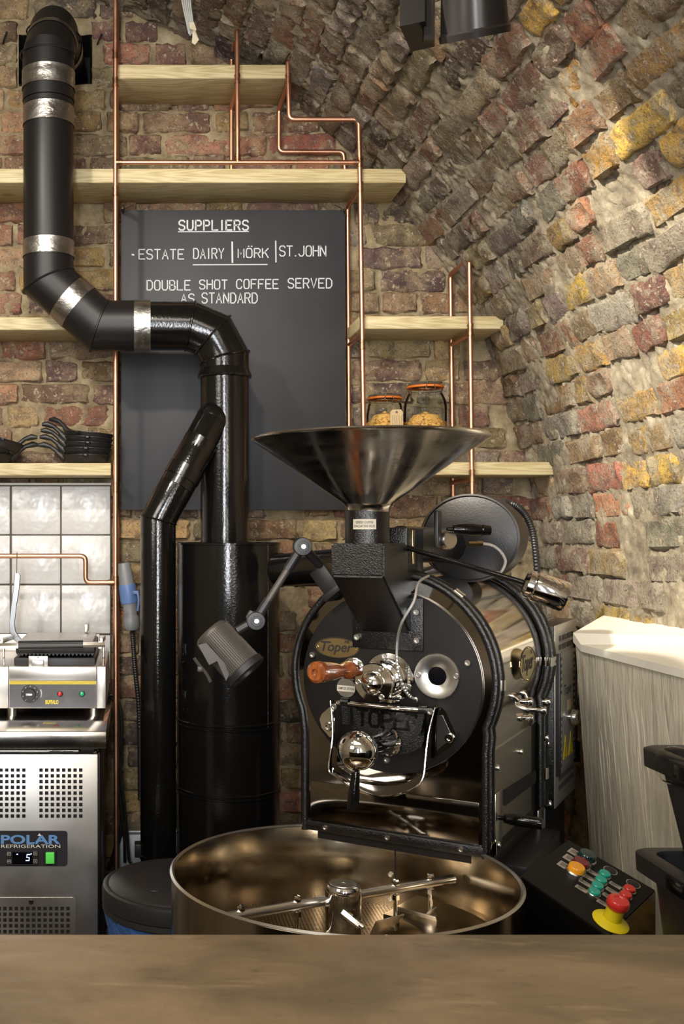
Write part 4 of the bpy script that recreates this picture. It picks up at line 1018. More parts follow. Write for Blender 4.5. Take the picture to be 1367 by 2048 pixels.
for (a, b, c_, d_) in ((372, 866, 408, 1010), (905, 922, 895, 1075)):
    mb = MB(); p = Q(a, b, -.055); mb.tube([p+Vector((-.008, 0, 0)), p+Vector((.010, 0, 0))], .0085, 18); e = Q(c_, d_, -.030)
    mb.prism([(p.x-.007, p.z), (p.x+.007, p.z), (e.x+.007, e.z), (e.x-.007, e.z)], (0, -.058, 0), (1, 0, 0), (0, 0, 1), (0, .014, 0)); R_('hinge_arm', mb, 'hammer_black')
def plate(pts, y, th, m, name, rnd_=0):
    mb = MB(); mb.prism([(Q(a, b, y).x, Q(a, b, y).z) for a, b in pts], (0, y, 0), (1, 0, 0), (0, 0, 1), (0, th, 0)); return R_(name, mb, m, smooth=False)
lp = plate([(272, 900), (215, 950), (200, 985), (215, 1045), (270, 1110), (300, 1100), (305, 890)], -.024, .010, 'chrome', 'side_plate')
rp = plate([(985, 905), (1035, 905), (1060, 930), (1130, 1085), (1128, 1130), (1095, 1175), (985, 1255), (965, 1250)], -.040, .026, 'chrome', 'side_plate')
ip = plate([(1002, 960), (1040, 960), (1095, 1085), (1085, 1130), (1000, 1200)], -.0408, .001, 'greyblack', 'plate_recess'); 
for a, b in ((262, 1036), (1090, 1113)): mb = MB(); bolt(mb, Q(a, b, -.040), r=.010, h=.008); R_('cap_screw', mb, 'chrome')
# discharge scoop
inner = [(300, 870), (300, 1100), (285, 1290), (330, 1350), (440, 1410), (600, 1440), (760, 1430), (860, 1370), (905, 1250), (950, 1080), (975, 930)]
outer = [(275, 858), (290, 1090), (263, 1320), (310, 1375), (420, 1455), (600, 1512), (780, 1488), (898, 1405), (925, 1240), (945, 1080), (985, 915)]
yo = [-.058, -.062, -.085, -.092, -.100, -.104, -.100, -.088, -.075, -.065, -.058]
O3 = [Q(a, b, y) for (a, b), y in zip(outer, yo)]; I3 = [Q(a, b, -.015) for a, b in inner]
def smooth_curve(P, k=5):
    out = []
    for i in range(len(P)-1):
        p0, p1, p2, p3 = P[max(i-1, 0)], P[i], P[i+1], P[min(i+2, len(P)-1)]
        for j in range(k):
            t = j/k; out.append(.5*((2*p1)+(-p0+p2)*t+(2*p0-5*p1+4*p2-p3)*t*t+(-p0+3*p1-3*p2+p3)*t**3))
    out.append(P[-1]); return out
O3 = smooth_curve(O3); I3 = smooth_curve(I3); n = len(O3)
mb = MB(); mb.add(O3+[(a*.45+b*.55)+Vector((0, 0, -.006 if 8 < i < n-9 else 0)) for i, (a, b) in enumerate(zip(O3, I3))]+I3, [(i, i+1, n+i+1, n+i) for i in range(n-1)]+[(n+i, n+i+1, 2*n+i+1, 2*n+i) for i in range(n-1)]); sc_ = R_('discharge_scoop', mb, 'chrome', ang=180)
mb = MB(); mb.tube(O3, .0018, 8); R_('scoop_rim', mb, 'chrome', sc_)
for (a, b) in ((957, 934), (300, 900)): mb = MB(); bolt(mb, Q(a, b, -.062), r=.007, h=.004); R_('cap_screw', mb, 'zinc', sc_)
# weight ball and handle
c = Q(460, 1200, -.165); rb_ = .0415
mb = MB(); fb = Q(668, 1140, -.036); d = (c-fb).normalized()
mb.lathe([(.0, 0), (.031, 0), (.029, .003), (.0255, .012), (.022, .03), (.020, (c-fb).length)], fb, d, 32); R_('weight_arm', mb, 'chrome')
mb = MB(); mb.sphere(c, rb_, 48, 28); R_('weight_ball', mb, 'chrome', label='mirror chrome ball')
e = Q(425, 1612, -.175); s0 = c+(e-c).normalized()*rb_*.97; d = (e-s0).normalized(); Lh = (e-s0).length
mb = MB(); mb.lathe([(.008, -.002), (.008, .006)], s0, d, 20); R_('handle_collar', mb, 'chrome')
mb = MB(); mb.lathe([(0, .004), (.0085, .004), (.009, .010), (.0115, Lh*.55), (.0128, Lh-.004), (.0115, Lh), (0, Lh)], s0, d, 24); R_('door_handle', mb, 'gloss_black')
# thermocouple cable
pts = [RL(*z4(a, b), 1, y) for a, b, y in ((945, 5, -.03), (875, 55, -.10), (845, 180, -.15), (765, 320, -.15), (735, 430, -.10), (728, 560, -.085), (738, 660, -.085), (775, 770, -.06), (820, 830, -.035), (865, 850, -.016))]
mb = MB(); mb.tube(smooth_curve(pts, 4), .0028, 8); R_('braided_cable', mb, 'braid') if 'braid' in M_ else None
M_['braid'] = mat('braided_steel', (.62, .60, .57, 1), .4, .8, (900, .8, .002)); R_('braided_cable', mb, 'braid')
mb = MB(); mb.lathe([(.0065, 0), (.0065, .012), (.004, .014)], Q(865, 850, -.014), (0, -1, 0), 14)
pts2 = smooth_curve(pts, 4)[20:33]
for p in pts2[::1]: mb.sphere(p, .0042, 8, 5)
R_('cable_gland', mb, 'zinc')
# counterweight lever
a_ = RL(806, 1093, 1, -.03); b_ = RL(1062, 1170, 1, -.09)
mb = MB(); mb.tube([a_+Vector((-.01, 0, .003)), b_], .0058, 16); R_('lever_rod', mb, 'gloss_black')
e_ = RL(1118, 1190, 1, -.075); d = (e_-b_).normalized()
mb = MB(); mb.lathe([(0, -.006), (.006, -.006), (.022, -.004), (.028, .002), (.028, .010), (.0255, .013), (.0295, .017), (.030, .020), (.030, .074), (.027, .079), (0, .079)], b_+d*-.010, d, 40); R_('counterweight', mb, 'chrome')
# pipe to the blower, damper and grip
wl_ = lambda px, py, d: RINV @ W(px, py, d)
mb = MB(); mb.tube([wl_(800, 1088, 2.40), wl_(935, 1092, 2.62)], .042, 32); R_('air_pipe', mb, 'hammer_black')
mb = MB(); mb.tube([wl_(560, 1140, 2.97), wl_(700, 1130, 2.72)], .046, 32); R_('exhaust_pipe', mb, 'gloss_black')
p = wl_(875, 1058, 2.33); mb = MB(); mb.box(p, (.010, .030, .082), None, .003); R_('damper_flap', mb, 'plastic_black')
p = wl_(885, 1080, 2.36); mb = MB(); mb.lathe([(0, 0), (.022, 0), (.022, .02), (.018, .026), (0, .026)], p, (.9, -.6, 0), 24); R_('damper_boss', mb, 'zinc')
a_ = wl_(893, 1058, 2.33); b_ = wl_(981, 1061, 2.33); d = (b_-a_).normalized(); L = (b_-a_).length
mb = MB(); mb.lathe([(0, 0), (.004, 0), (.005, .012), (.0095, .014), (.013, .03), (.0145, .055), (.012, L-.022), (.0132, L-.020), (.0112, L-.002), (.007, L), (0, L-.003)], a_, d, 24); R_('damper_handle', mb, 'gloss_black')
mb = MB(); a_ = wl_(936, 1087, 2.40); b_ = wl_(964, 1087, 2.40); mb.tube([a_, b_], .0055, 6); mb.tube([a_.lerp(b_, .6), b_], .0068, 6); R_('cable_gland', mb, 'brass')
mb = MB(); mb.tube(smooth_curve([wl_(x, y, d) for x, y, d in ((964, 1087, 2.40), (984, 1091, 2.40), (1001, 1104, 2.40), (1010, 1122, 2.40), (1004, 1140, 2.40), (994, 1150, 2.42))], 5), .0034, 8); mb.lathe([(.009, 0), (.009, .005), (.004, .01), (0, .01)], wl_(994, 1151, 2.43), (0, 0, 1), 12); R_('braided_cable', mb, 'braid')
# maker's badge on the side
bc = RL(1053, 1327, 0, .2155); Mb = Matrix.Translation(bc) @ Matrix(((0, 0, 1), (1, 0, 0), (0, 1, 0))).to_4x4(); badge(ro, Mb, .078, .040, ((-1, 0), (1, 0), (0, .94), (0, -.94)))
for a, b, x in ((510, 695, .212), (515, 805, .203), (633, 693, .215), (605, 752, .212), (620, 940, .205), (625, 975, .205), (640, 1390, .205)):
    mb = MB(); p = side(*z6(a, b), x-.008); mb.lathe([(0, -.01), (.006, -.01), (.006, .006), (.010, .006), (.011, .010), (.009, .018), (0, .019)], p, (1, 0, 0), 14); R_('thumb_knob', mb, 'chrome')
# base frame
mb = MB(); mb.bx(-.17, .17, .14, .50, .04, .70, .006); mb.bx(-.19, .19, .13, .53, .66, .705, .004)
for x in (-.15, .15):
    for y in (.14, .48): mb.bx(x-.03, x+.03, y-.02, y+.03, 0, .05, .004)
R_('base_frame', mb, 'greyblack')
mb = MB(); mb.bx(.186, .25, .15, .50, .40, .67, .006); R_('motor_housing', mb, 'plastic_black')

# ------------------------------------------------------------------ blower on top
fn = thing('blower_fan', 'black drum shaped exhaust blower behind the roaster, touching its casing', 'blower', RMX @ Vector((.1, .33, 1.295)), rz=-TH)
FM = Matrix.Translation(RL(937, 1074, 1, .30)); 
def Fobj(name, mb, m, **k):
    mb.v = [RMX @ v for v in mb.v]; return obj(name, mb, M_[m], fn, **k)
fc = RL(937, 1076, 1, .30)
S_ = Matrix.Translation(fc) @ Matrix.Diagonal((1.12, 1, 1, 1))
mb = MB(S_); mb.lathe([(0, 0), (.098, 0), (.103, -.003), (.104, -.010), (.104, -.090), (.10, -.094), (0, -.094)], (0, 0, 0), (0, -1, 0), 64); Fobj('blower_drum', mb, 'iron')
mb = MB(S_); mb.lathe([(.102, .003), (.106, .002), (.106, -.006)], (0, 0, 0), (0, -1, 0), 64); Fobj('drum_rim', mb, 'zinc2') if 'zinc2' in M_ else Fobj('drum_rim', mb, 'greyblack')
mb = MB(S_); mb.lathe([(.05, 0), (.05, -.03), (0, -.03)], (.0, .094, 0), (0, 1, 0), 40); mb.lathe([(.045, 0), (.045, .06), (.03, .065), (0, .065)], (.0, .09, 0), (0, 1, 0), 32); Fobj('motor', mb, 'plastic_black')
cd = thing('corrugated_conduit', 'black corrugated conduit arching from the blower down behind the roaster', 'conduit', W(1074, 1144, 2.86))
pts = smooth_curve([W(x, y, d) for x, y, d in ((1008, 1006, 2.80), (1030, 1011, 2.80), (1050, 1030, 2.82), (1064, 1062, 2.84), (1070, 1100, 2.85), (1074, 1150, 2.86), (1078, 1230, 2.87))], 14)
def corr(parent, pts, r, name='conduit', m='plastic_black'):
    mb = MB(); rr_ = [r*(1.14 if i % 2 else .9) for i in range(len(pts))]; mb.tube(pts, r, 12, True, rr_); return obj(name, mb, M_[m], parent)
corr(cd, pts, .0085); mb = MB(); mb.tube([W(1004, 1004, 2.79), W(1014, 1008, 2.80)], .011, 14); obj('conduit_gland', mb, M_['plastic_black'], cd)

# ------------------------------------------------------------------ electrical cabinet behind
ca = thing('electrical_cabinet', 'narrow steel control cabinet with vents and warning triangles behind the roaster', 'cabinet', RMX @ Vector((.08, .75, 0)), rz=-TH)
def C_(name, mb, m, parent=None, **k):
    mb.v = [RMX @ v for v in mb.v]; return obj(name, mb, M_[m], parent or ca, **k)
CXR = .216; cy0, cy1, cz0, cz1 = .60, .885, .694, 1.166
mb = MB(); mb.bx(-.06, CXR-.002, cy0, cy1, cz0, cz1, .003); C_('cabinet_body', mb, 'hammer_black')
mb = MB(); mb.bx(-.05, .19, cy0+.02, cy1-.02, 0, cz0, .003); C_('cabinet_stand', mb, 'plastic_black')
mb = MB(); mb.bx(CXR-.002, CXR, cy0+.004, cy1, cz0, cz1, .001); C_('side_sheet', mb, 'cabinet')
mb = MB()
for k in range(8): mb.bx(.02+k*.02, .028+k*.02, cy0+.04, cy1-.04, cz1, cz1+.002)
C_('top_louvres', mb, 'zinc', kind='stuff', smooth=False)
dy0, dy1, dz0, dz1 = cy0+.03, cy1-.035, .785, 1.088
mb = MB(); mb.bx(CXR, CXR+.006, dy0, dy1, dz0, dz1, .001); cdr = C_('cabinet_door', mb, 'cabinet')
mb = MB(); mb.bx(CXR, CXR+.010, dy0-.014, dy0-.002, dz0-.01, dz1+.004, .001); mb.bx(CXR, CXR+.009, dy1+.001, dy1+.008, dz0, dz1, .001); C_('door_gasket', mb, 'plastic_black', cdr)
mb = MB(); x1 = CXR+.0066
nn = 17
for k in range(nn):
    z = dz0+.012+(dz1-dz0-.024)*k/(nn-1)
    if not (.42 < k/nn < .6):
        for dyy in (.010, .024): mb.bx(x1-.001, x1, dy0+dyy, dy0+dyy+.007, z-.004, z+.004)
    for dyy in (.012, .028): mb.bx(x1-.001, x1, dy1-dyy-.007, dy1-dyy, z-.004, z+.004)
C_('vent_holes', mb, 'holeblack', cdr, kind='stuff', smooth=False)
mb = MB()
for rowz in (1.128, 1.105, .762, .738):
    for k in range(11): yy = cy0+.055+k*.018; mb.bx(CXR-.001, CXR+.0008, yy, yy+.007, rowz-.007, rowz+.007)
C_('vent_holes', mb, 'holeblack', kind='stuff', smooth=False)
MT = lambda y, z: Matrix.Translation((x1, y, z)) @ Matrix(((0, 0, 1), (1, 0, 0), (0, 1, 0))).to_4x4()
mb = MB(); text_on(mb, 'Toper', MT((dy0+dy1)/2, .985), .10, .036, shear=.2, bold=.0); C_('lettering', mb, 'ink', cdr, smooth=False)
for yy in (dy0+.075, dy0+.145):
    mb = MB(MT(yy, .835)); mb.prism([(-.030, -.026), (.030, -.026), (0, .034)], (0, 0, 0), (1, 0, 0), (0, 1, 0), (0, 0, .0006)); tq = C_('warning_triangle', mb, 'yellow', cdr, smooth=False)
    mb = MB(MT(yy, .835)); Pf = lambda a, b: Vector((a, b, .0012)); ribbon(mb, [(-.024, -.022), (.024, -.022), (0, .026), (-.024, -.022)], .0016, Pf)
    ribbon(mb, [(.003, .010), (-.004, -.004), (.004, -.004), (-.002, -.016)], .002, Pf); C_('warning_sign', mb, 'ink', cdr, smooth=False)
kp = RL(1136, 1433, 0, x1); mb = MB(); mb.lathe([(0, 0), (.008, 0), (.008, .008), (.019, .009), (.021, .012), (.021, .022), (.018, .026), (0, .026)], kp, (1, 0, 0), 24); C_('door_knob', mb, 'chrome', cdr)
mb = MB(MT(kp.y+.01, kp.z+.032)); mb.prism([(-.02, -.014), (.02, -.014), (.02, .014), (-.02, .014)], (0, 0, 0), (1, 0, 0), (0, 1, 0), (0, 0, .0006)); C_('brown_sticker', mb, 'tagpaper', cdr, smooth=False)
for zz in (1.075, .80):
    mb = MB(); mb.tube([(CXR+.008, dy1+.006, zz-.028), (CXR+.008, dy1+.006, zz+.028)], .009, 14); C_('hinge', mb, 'gloss_black', cdr)

# ================================================================== COOLING TRAY
TC = Vector((.412, 2.09, 0)); TR = .34; TZ = .727
ty = thing('cooling_tray', 'round polished steel cooling tray with stirring arms in front of the roaster', 'cooling tray', (TC.x, TC.y, 0))
mb = MB(); mb.lathe([(TR, .40), (TR, TZ-.002), (TR-.002, TZ), (TR-.003, TZ-.002), (TR-.003, .555)], TC, (0, 0, 1), 128); mb.lathe([(TR, .40), (0, .40)], TC, (0, 0, 1), 64); obj('tray_wall', mb, M_['binsteel'], ty)
mb = MB(); mb.lathe([(TR-.0015, TZ+.0045), (TR+.003, TZ+.001), (TR-.0015, TZ-.003), (TR-.006, TZ+.001), (TR-.0015, TZ+.0045)], TC, (0, 0, 1), 128); obj('rolled_rim', mb, M_['zinc'], ty)
mb = MB(); mb.lathe([(0, .557), (TR-.003, .557)], TC, (0, 0, 1), 96); obj('perforated_floor', mb, M_['perf'], ty, smooth=False)
mb = MB(); mb.lathe([(TR*.6, .40), (TR*.6, .10), (TR*.5, .06), (0, .06)], TC, (0, 0, 1), 48)
for k in range(3): a = 1+k*2.094; mb.tube([TC+Vector((.16*math.cos(a), .16*math.sin(a), .1)), TC+Vector((.16*math.cos(a), .16*math.sin(a), 0))], .02, 12)
obj('tray_base', mb, M_['greyblack'], ty)
mb = MB(); mb.lathe([(.042, .557), (.042, .563), (.0355, .566), (.0355, .690), (.034, .700), (.031, .705), (.027, .7055), (.0, .7055)], TC+Vector((.002, 0, 0)), (0, 0, 1), 48); hb_ = obj('stirrer_hub', mb, M_['chrome'], ty)
mb = MB(); mb.lathe([(.027, .7058), (.026, .7072), (.005, .7072), (.004, .7062), (0, .7062)], TC+Vector((.002, 0, 0)), (0, 0, 1), 32); obj('hub_cap', mb, M_['zinc'], hb_)
A_ = W(452, 1832, 2.03); B_ = W(906, 1760, 2.255); A_.z = B_.z = .661
mb = MB(); mb.tube([A_, B_], .0098, 24); am = obj('stirrer_arm', mb, M_['zinc'], ty)
C0 = TC+Vector((.0, 0, .661))
def onarm(px):
    for i in range(400):
        p = A_.lerp(B_, i/399)
        if CX+FP*p.x/p.y >= px: return p
    return B_
def paddle_rod(px, zb=.575, grp=None):
    p = onarm(px); mb = MB(); mb.tube([p+Vector((0, 0, .008)), (p.x, p.y, zb)], .0045, 14); mb.lathe([(.008, 0), (.0085, .005), (.006, .011), (.0, .012)], p+Vector((0, 0, .009)), (0, 0, 1), 6); mb.lathe([(.0085, -.022), (.0085, -.012), (.0045, -.01)], p, (0, 0, 1), 6)
    return obj('paddle_rod', mb, M_['chrome'], am)
for px in (482, 593, 790, 860): paddle_rod(px)
def blade(c, ang, L, h, tilt=.5):
    mb = MB(); R = Matrix.Rotation(ang, 3, 'Z') @ Matrix.Rotation(tilt, 3, 'X'); mb.box(c, (L, .003, h), R, .001); return obj('paddle_blade', mb, M_['zinc'], am)
for px, an, L in ((593, .3, .1), (770, .55, .08), (835, -.75, .09), (482, .4, .08), (850, .9, .05)):
    p = onarm(px); blade(Vector((p.x, p.y-.005, .588)), an, L, .05)
mb = MB(); p = W(700, 1840, 2.05); mb.tube([p+Vector((-.012, .01, .012)), p+Vector((.016, -.012, -.006))], .008, 6); mb.tube([p+Vector((.014, -.010, -.004)), p+Vector((.022, -.016, -.009))], .005, 12); obj('hub_bolt', mb, M_['chrome'], ty)
mb = MB()       # raised discharge gate on the right of the tray floor
for (rr0, rr1, z0_, z1_) in ((.17, .17, .558, .60), (.17, .325, .60, .60)):
    a0_, a1_ = -.25, .85; L1 = [TC+Vector((rr0*math.cos(t), rr0*math.sin(t), z0_)) for t in np.linspace(a0_, a1_, 16)]; L2 = [TC+Vector((rr1*math.cos(t), rr1*math.sin(t), z1_)) for t in np.linspace(a0_, a1_, 16)]
    mb.add(L1+L2, [(i, i+1, 17+i, 16+i) for i in range(15)])
obj('discharge_gate', mb, M_['binsteel'], ty)
mb = MB(); t = 1.05
for zz in (.70, .63, .575): bolt(mb, TC+Vector(((TR-.003)*math.cos(t), (TR-.003)*math.sin(t), zz)), (-math.cos(t), -math.sin(t), 0), .006, .004)
mb.bx(-.0, 0, 0, 0, 0, 0) if False else None
obj('rivets', mb, M_['zinc'], ty)
mb = MB(); p = TC+Vector(((TR-.0042)*math.cos(t-.03), (TR-.0042)*math.sin(t-.03), .64)); mb.box(p, (.001, .003, .165), Matrix.Rotation(t, 3, 'Z')); obj('wall_seam', mb, M_['greyblack'], ty, smooth=False)

# ================================================================== INSPECTION LAMP
il = thing('inspection_lamp', 'grey ribbed spot lamp on a jointed arm clamped to the roaster front', 'lamp', W(655, 1185, 2.395))
dL = 2.34
def Lw(px, py, d=dL): return W(px, py, d)
mb = MB(); c = Lw(655, 1158, 2.385); Rm = Matrix.Rotation(math.radians(-33), 3, 'Z') @ Matrix.Rotation(math.radians(-38), 3, 'Y'); mb.box(c, (.042, .05, .062), Rm, .004); mb.box(c+Rm @ Vector((0, 0, -.036)), (.056, .06, .016), Rm, .003); obj('magnet_block', mb, M_['plastic_black'], il)
j1 = Lw(604, 1093); j2 = Lw(511, 1241)
def joint(c, nm='joint_disc'):
    mb = MB(); mb.lathe([(0, -.018), (.019, -.018), (.0205, -.014), (.0205, .014), (.019, .018), (.012, .0185), (.0115, .0165), (0, .0165)], c, (-.05, -1, 0), 36); o = obj(nm, mb, M_['plastic_black'], il)
    mb = MB(); bolt(mb, c+Vector((0, -.0165, 0)), (-.05, -1, 0), .006, .004); obj('cap_screw', mb, M_['zinc'], o)
joint(j1); joint(j2)
mb = MB(); mb.tube([j1, Lw(638, 1128, 2.37)], .0105, 20); obj('arm_stub', mb, M_['plastic_black'], il)
d = (j2-j1); mb = MB(); mb.tube([j1, j1+d*.32], .011, 20); obj('arm_socket', mb, M_['plastic_black'], il); mb = MB(); mb.tube([j1+d*.72, j2], .011, 20); obj('arm_socket', mb, M_['plastic_black'], il)
mb = MB(); mb.tube([j1+d*.30, j1+d*.74], .0082, 20); obj('arm_rod', mb, M_['lampgrey'], il)
mb = MB(); mb.box((j1+Lw(596, 1077))/2, (.014, .02, .02), Matrix.Rotation(.5, 3, 'Y'), .002); mb.box((j2+Lw(491, 1227))/2+Vector((0, 0, .004)), (.014, .02, .02), Matrix.Rotation(.5, 3, 'Y'), .002); obj('joint_tab', mb, M_['lampgrey'], il)
h0 = Lw(419, 1263, dL+.02); h1 = Lw(487, 1338, dL-.012); ax = (h1-h0).normalized(); L = (h1-h0).length
mb = MB(); mb.tube([j2, Lw(474, 1262)], .0105, 20); obj('arm_stub', mb, M_['plastic_black'], il)
mb = MB(); mb.lathe([(0, .0), (.037, 0), (.041, .004), (.043, .010), (.0445, L)], h0, ax, 48); hd = obj('lamp_head', mb, M_['lampgrey'], il)
mb = MB(); u = ax.cross(Vector((0, 1, 0))).normalized(); w = ax.cross(u)
for k in range(56):
    t = 2*math.pi*k/56; o = (u*math.cos(t)+w*math.sin(t)); mb.tube([h0+ax*.012+o*.043, h0+ax*(L-.004)+o*.0448], .0012, 4, False)
obj('cooling_rib', mb, M_['lampgrey'], hd, kind='stuff')
mb = MB(); mb.lathe([(.0445, L-.004), (.049, L-.002), (.0495, L+.012), (.046, L+.014), (.040, L+.012), (.038, L+.004)], h0, ax, 48); obj('lamp_bezel', mb, M_['plastic_black'], hd)
mb = MB(); mb.lathe([(0, L+.006), (.039, L+.006)], h0, ax, 40); obj('lamp_lens', mb, M_['lampglass'], hd)
a0_ = Lw(400, 1292, dL-.01); mb = MB(); mb.add([Lw(396, 1290, 2.30), Lw(418, 1330, 2.30), Lw(434, 1322, 2.30), Lw(452, 1362, 2.30), Lw(462, 1340, 2.30), Lw(412, 1286, 2.30), Lw(396, 1290, 2.36), Lw(418, 1330, 2.36), Lw(434, 1322, 2.36), Lw(452, 1362, 2.36), Lw(462, 1340, 2.36), Lw(412, 1286, 2.36)],
    [(0, 1, 2, 3, 4, 5), (11, 10, 9, 8, 7, 6)]+[(i, (i+1) % 6, (i+1) % 6+6, i+6) for i in range(6)]); obj('head_bracket', mb, M_['lampgrey'], hd, smooth=False)
mb = MB(); mb.tube(smooth_curve([Lw(388, 1316, 2.33), Lw(400, 1332, 2.33), Lw(413, 1348, 2.33), Lw(421, 1364, 2.33)], 3), .004, 8); obj('toggle_lever', mb, M_['lampgrey'], hd)
mb = MB(); mb.box(Lw(400, 1338, 2.33), (.012, .01, .012), None, .002); obj('toggle_nut', mb, M_['lampgrey'], hd)
# ================================================================== UNDERCOUNTER FRIDGE
YG = 2.80
gx = lambda px: Xp(px, YG); gz_ = lambda py: Zp(py, YG)
fg = thing('undercounter_fridge', 'stainless steel refrigerated counter with square vents and a dark control panel', 'fridge', (-.42, 3.1, 0))
xr = gx(196); xl = -.95
mb = MB(); mb.bx(xl, xr, YG+.02, 3.40, .06, gz_(1503), .003); obj('fridge_body', mb, M_['greyblack'], fg)
mb = MB(); yt = 2.765; ztop = CAMZ-(1463-CY)/FP*yt; mb.bx(xl, Xp(213, yt), yt, 3.44, ztop-.045, ztop, .003); obj('worktop', mb, M_['topsteel'], fg)
mb = MB(); mb.bx(xl, xr+.002, YG-.008, YG+.02, gz_(1505), ztop-.044, .001); obj('top_gasket', mb, M_['greyblack'], fg)
mb = MB(); mb.tube([(xl, YG-.012, gz_(1500)), (gx(156), YG-.012, gz_(1500)), (gx(160), YG-.008, gz_(1500))], .0045, 12); obj('top_rail', mb, M_['chrome'], fg)
mb = MB(); bolt(mb, (gx(192), YG-.008, gz_(1500)), (0, -1, 0), .007, .005); obj('hinge_pin', mb, M_['chrome'], fg)
mb = MB(); mb.bx(xl, xr, YG, YG+.02, .10, gz_(1508), .003); fd = obj('front_panel', mb, M_['brushed'], fg)
mb = MB(); mb.bx(xr-.0, xr+.004, YG+.02, 3.40, .10, gz_(1508), .001); obj('side_panel', mb, M_['greyblack'], fg)
mb = MB()
for blk0, n_ in ((82.0, 8), (82.0-8*11.4-22.6-0*11.4+0, 8)):
    for i in range(n_):
        for j in range(9):
            px = blk0+i*11.35; py = 1540+j*11.5
            mb.bx(gx(px-3.4), gx(px+3.4), YG-.0012, YG, gz_(py+3.4), gz_(py-3.4))
obj('vent_hole', mb, M_['holeblack'], fd, kind='stuff', smooth=False)
# control panel
def rrect(x0, x1, z0, z1, r, k=5):
    P = []
    for cx, cz, a in ((x1-r, z1-r, 0), (x0+r, z1-r, 90), (x0+r, z0+r, 180), (x1-r, z0+r, 270)):
        for i in range(k+1): t = math.radians(a+90*i/k); P.append((cx+r*math.cos(t), cz+r*math.sin(t)))
    return P
def plateY(x0, x1, z0, z1, r, y, th): mb = MB(); mb.prism(rrect(x0, x1, z0, z1, r), (0, y, 0), (1, 0, 0), (0, 0, 1), (0, -th, 0)); return mb
pn = obj('control_panel', plateY(gx(-60), gx(135), gz_(1732), gz_(1661), .009, YG, .002), M_['fasciadark'], fg, smooth=False)
TM = lambda px, py, y, Y0=YG: Matrix.Translation((Xp(px, Y0), y, Zp(py, Y0))) @ Matrix(((1, 0, 0), (0, 0, -1), (0, 1, 0))).to_4x4()
mb = MB(); text_on(mb, 'POLAR', TM(61.5, 1678.5, YG-.0026), gx(121)-gx(2), (gz_(1669)-gz_(1687.5)), bold=.03); obj('blue_lettering', mb, M_['blueprint'], pn, smooth=False, label='blue POLAR lettering')
mb = MB(); mb.prism([(-.005, 0), (.005, 0), (0, .007)], W(79, 1671, YG)-Vector((0, .0030, 0)), (1, 0, 0), (0, 0, 1), (0, -.0004, 0)); text_on(mb, 'REFRIGERATION', TM(61.5, 1692, YG-.0026), gx(120)-gx(2), gz_(1688.5)-gz_(1695)); obj('white_lettering', mb, M_['white_print'], pn, smooth=False)
ds = obj('display', plateY(gx(13), gx(76), gz_(1729), gz_(1701), .003, YG-.002, .004), M_['plastic_black'], pn, smooth=False)
mb = plateY(gx(25), gx(66), gz_(1727), gz_(1703), .001, YG-.006, .0006); obj('screen', mb, M_['screen'], ds, smooth=False)
mb = MB(); PS = lambda a, b: W(a, b, YG-.0072)
ribbon(mb, [(60, 1709), (54, 1709), (53.5, 1715), (58.5, 1715), (58, 1721), (52, 1721)], 1.9, PS); ribbon(mb, [(61.5, 1707), (63, 1707), (63, 1708.6), (61.5, 1708.6), (61.5, 1707)], .8, PS); ribbon(mb, [(33.5, 1708.5), (35.5, 1708.5)], 1.8, PS)
obj('digits', mb, M_['led'], ds, smooth=False)
mb = MB()
for (x_, y_) in ((18, 1707.5), (18, 1723), (70.5, 1707), (70.5, 1722.5)):
    ribbon(mb, [(x_-3.4, y_-3), (x_+3.4, y_-3), (x_+3.4, y_+3), (x_-3.4, y_+3), (x_-3.4, y_-3)], .6, lambda a, b: W(a, b, YG-.0064)); 
ribbon(mb, [(69, 1708), (70.5, 1706), (72, 1708)], .6, lambda a, b: W(a, b, YG-.0064)); ribbon(mb, [(69, 1721.5), (70.5, 1723.5), (72, 1721.5)], .6, lambda a, b: W(a, b, YG-.0064))
for a in (16.5, 19): ribbon(mb, [(a-1, 1707.5), (a+.8, 1707.5)], .8, lambda a, b: W(a, b, YG-.0064)); ribbon(mb, [(a-1, 1723), (a+.8, 1723)], .8, lambda a, b: W(a, b, YG-.0064))
obj('button_print', mb, M_['white_print'], ds, smooth=False)
rk = obj('rocker_frame', plateY(gx(88), gx(113), gz_(1729), gz_(1700), .002, YG-.002, .004), M_['plastic_black'], pn, smooth=False)
mb = MB(); mb.box(((gx(92)+gx(109))/2, YG-.008, (gz_(1725)+gz_(1703))/2), (gx(109)-gx(92), .008, gz_(1703)-gz_(1725)), Matrix.Rotation(.12, 3, 'X'), .001); obj('rocker_switch', mb, M_['greenlit'], rk)
gr = obj('lower_grille', plateY(gx(-120), gx(151), gz_(1960), gz_(1795), .008, YG, .003), M_['brushed'], fg, smooth=False)
mb = MB()
for i in range(14):
    for j in range(9):
        px = 136-i*11.45; py = 1816+j*11.5; mb.bx(gx(px-3.4), gx(px+3.4), YG-.0042, YG-.003, gz_(py+3.4), gz_(py-3.4))
obj('vent_hole', mb, M_['holeblack'], gr, kind='stuff', smooth=False)
mb = MB(); bolt(mb, (gx(62.5), YG-.003, gz_(1803)), (0, -1, 0), .0065, .003); obj('screw', mb, M_['greyblack'], gr)
mb = MB()
for x_ in (-.85, -.2): mb.cyl((x_, 2.9, 0), (x_, 2.9, .11), .02)
obj('foot', mb, M_['greyblack'], fg, kind='stuff')

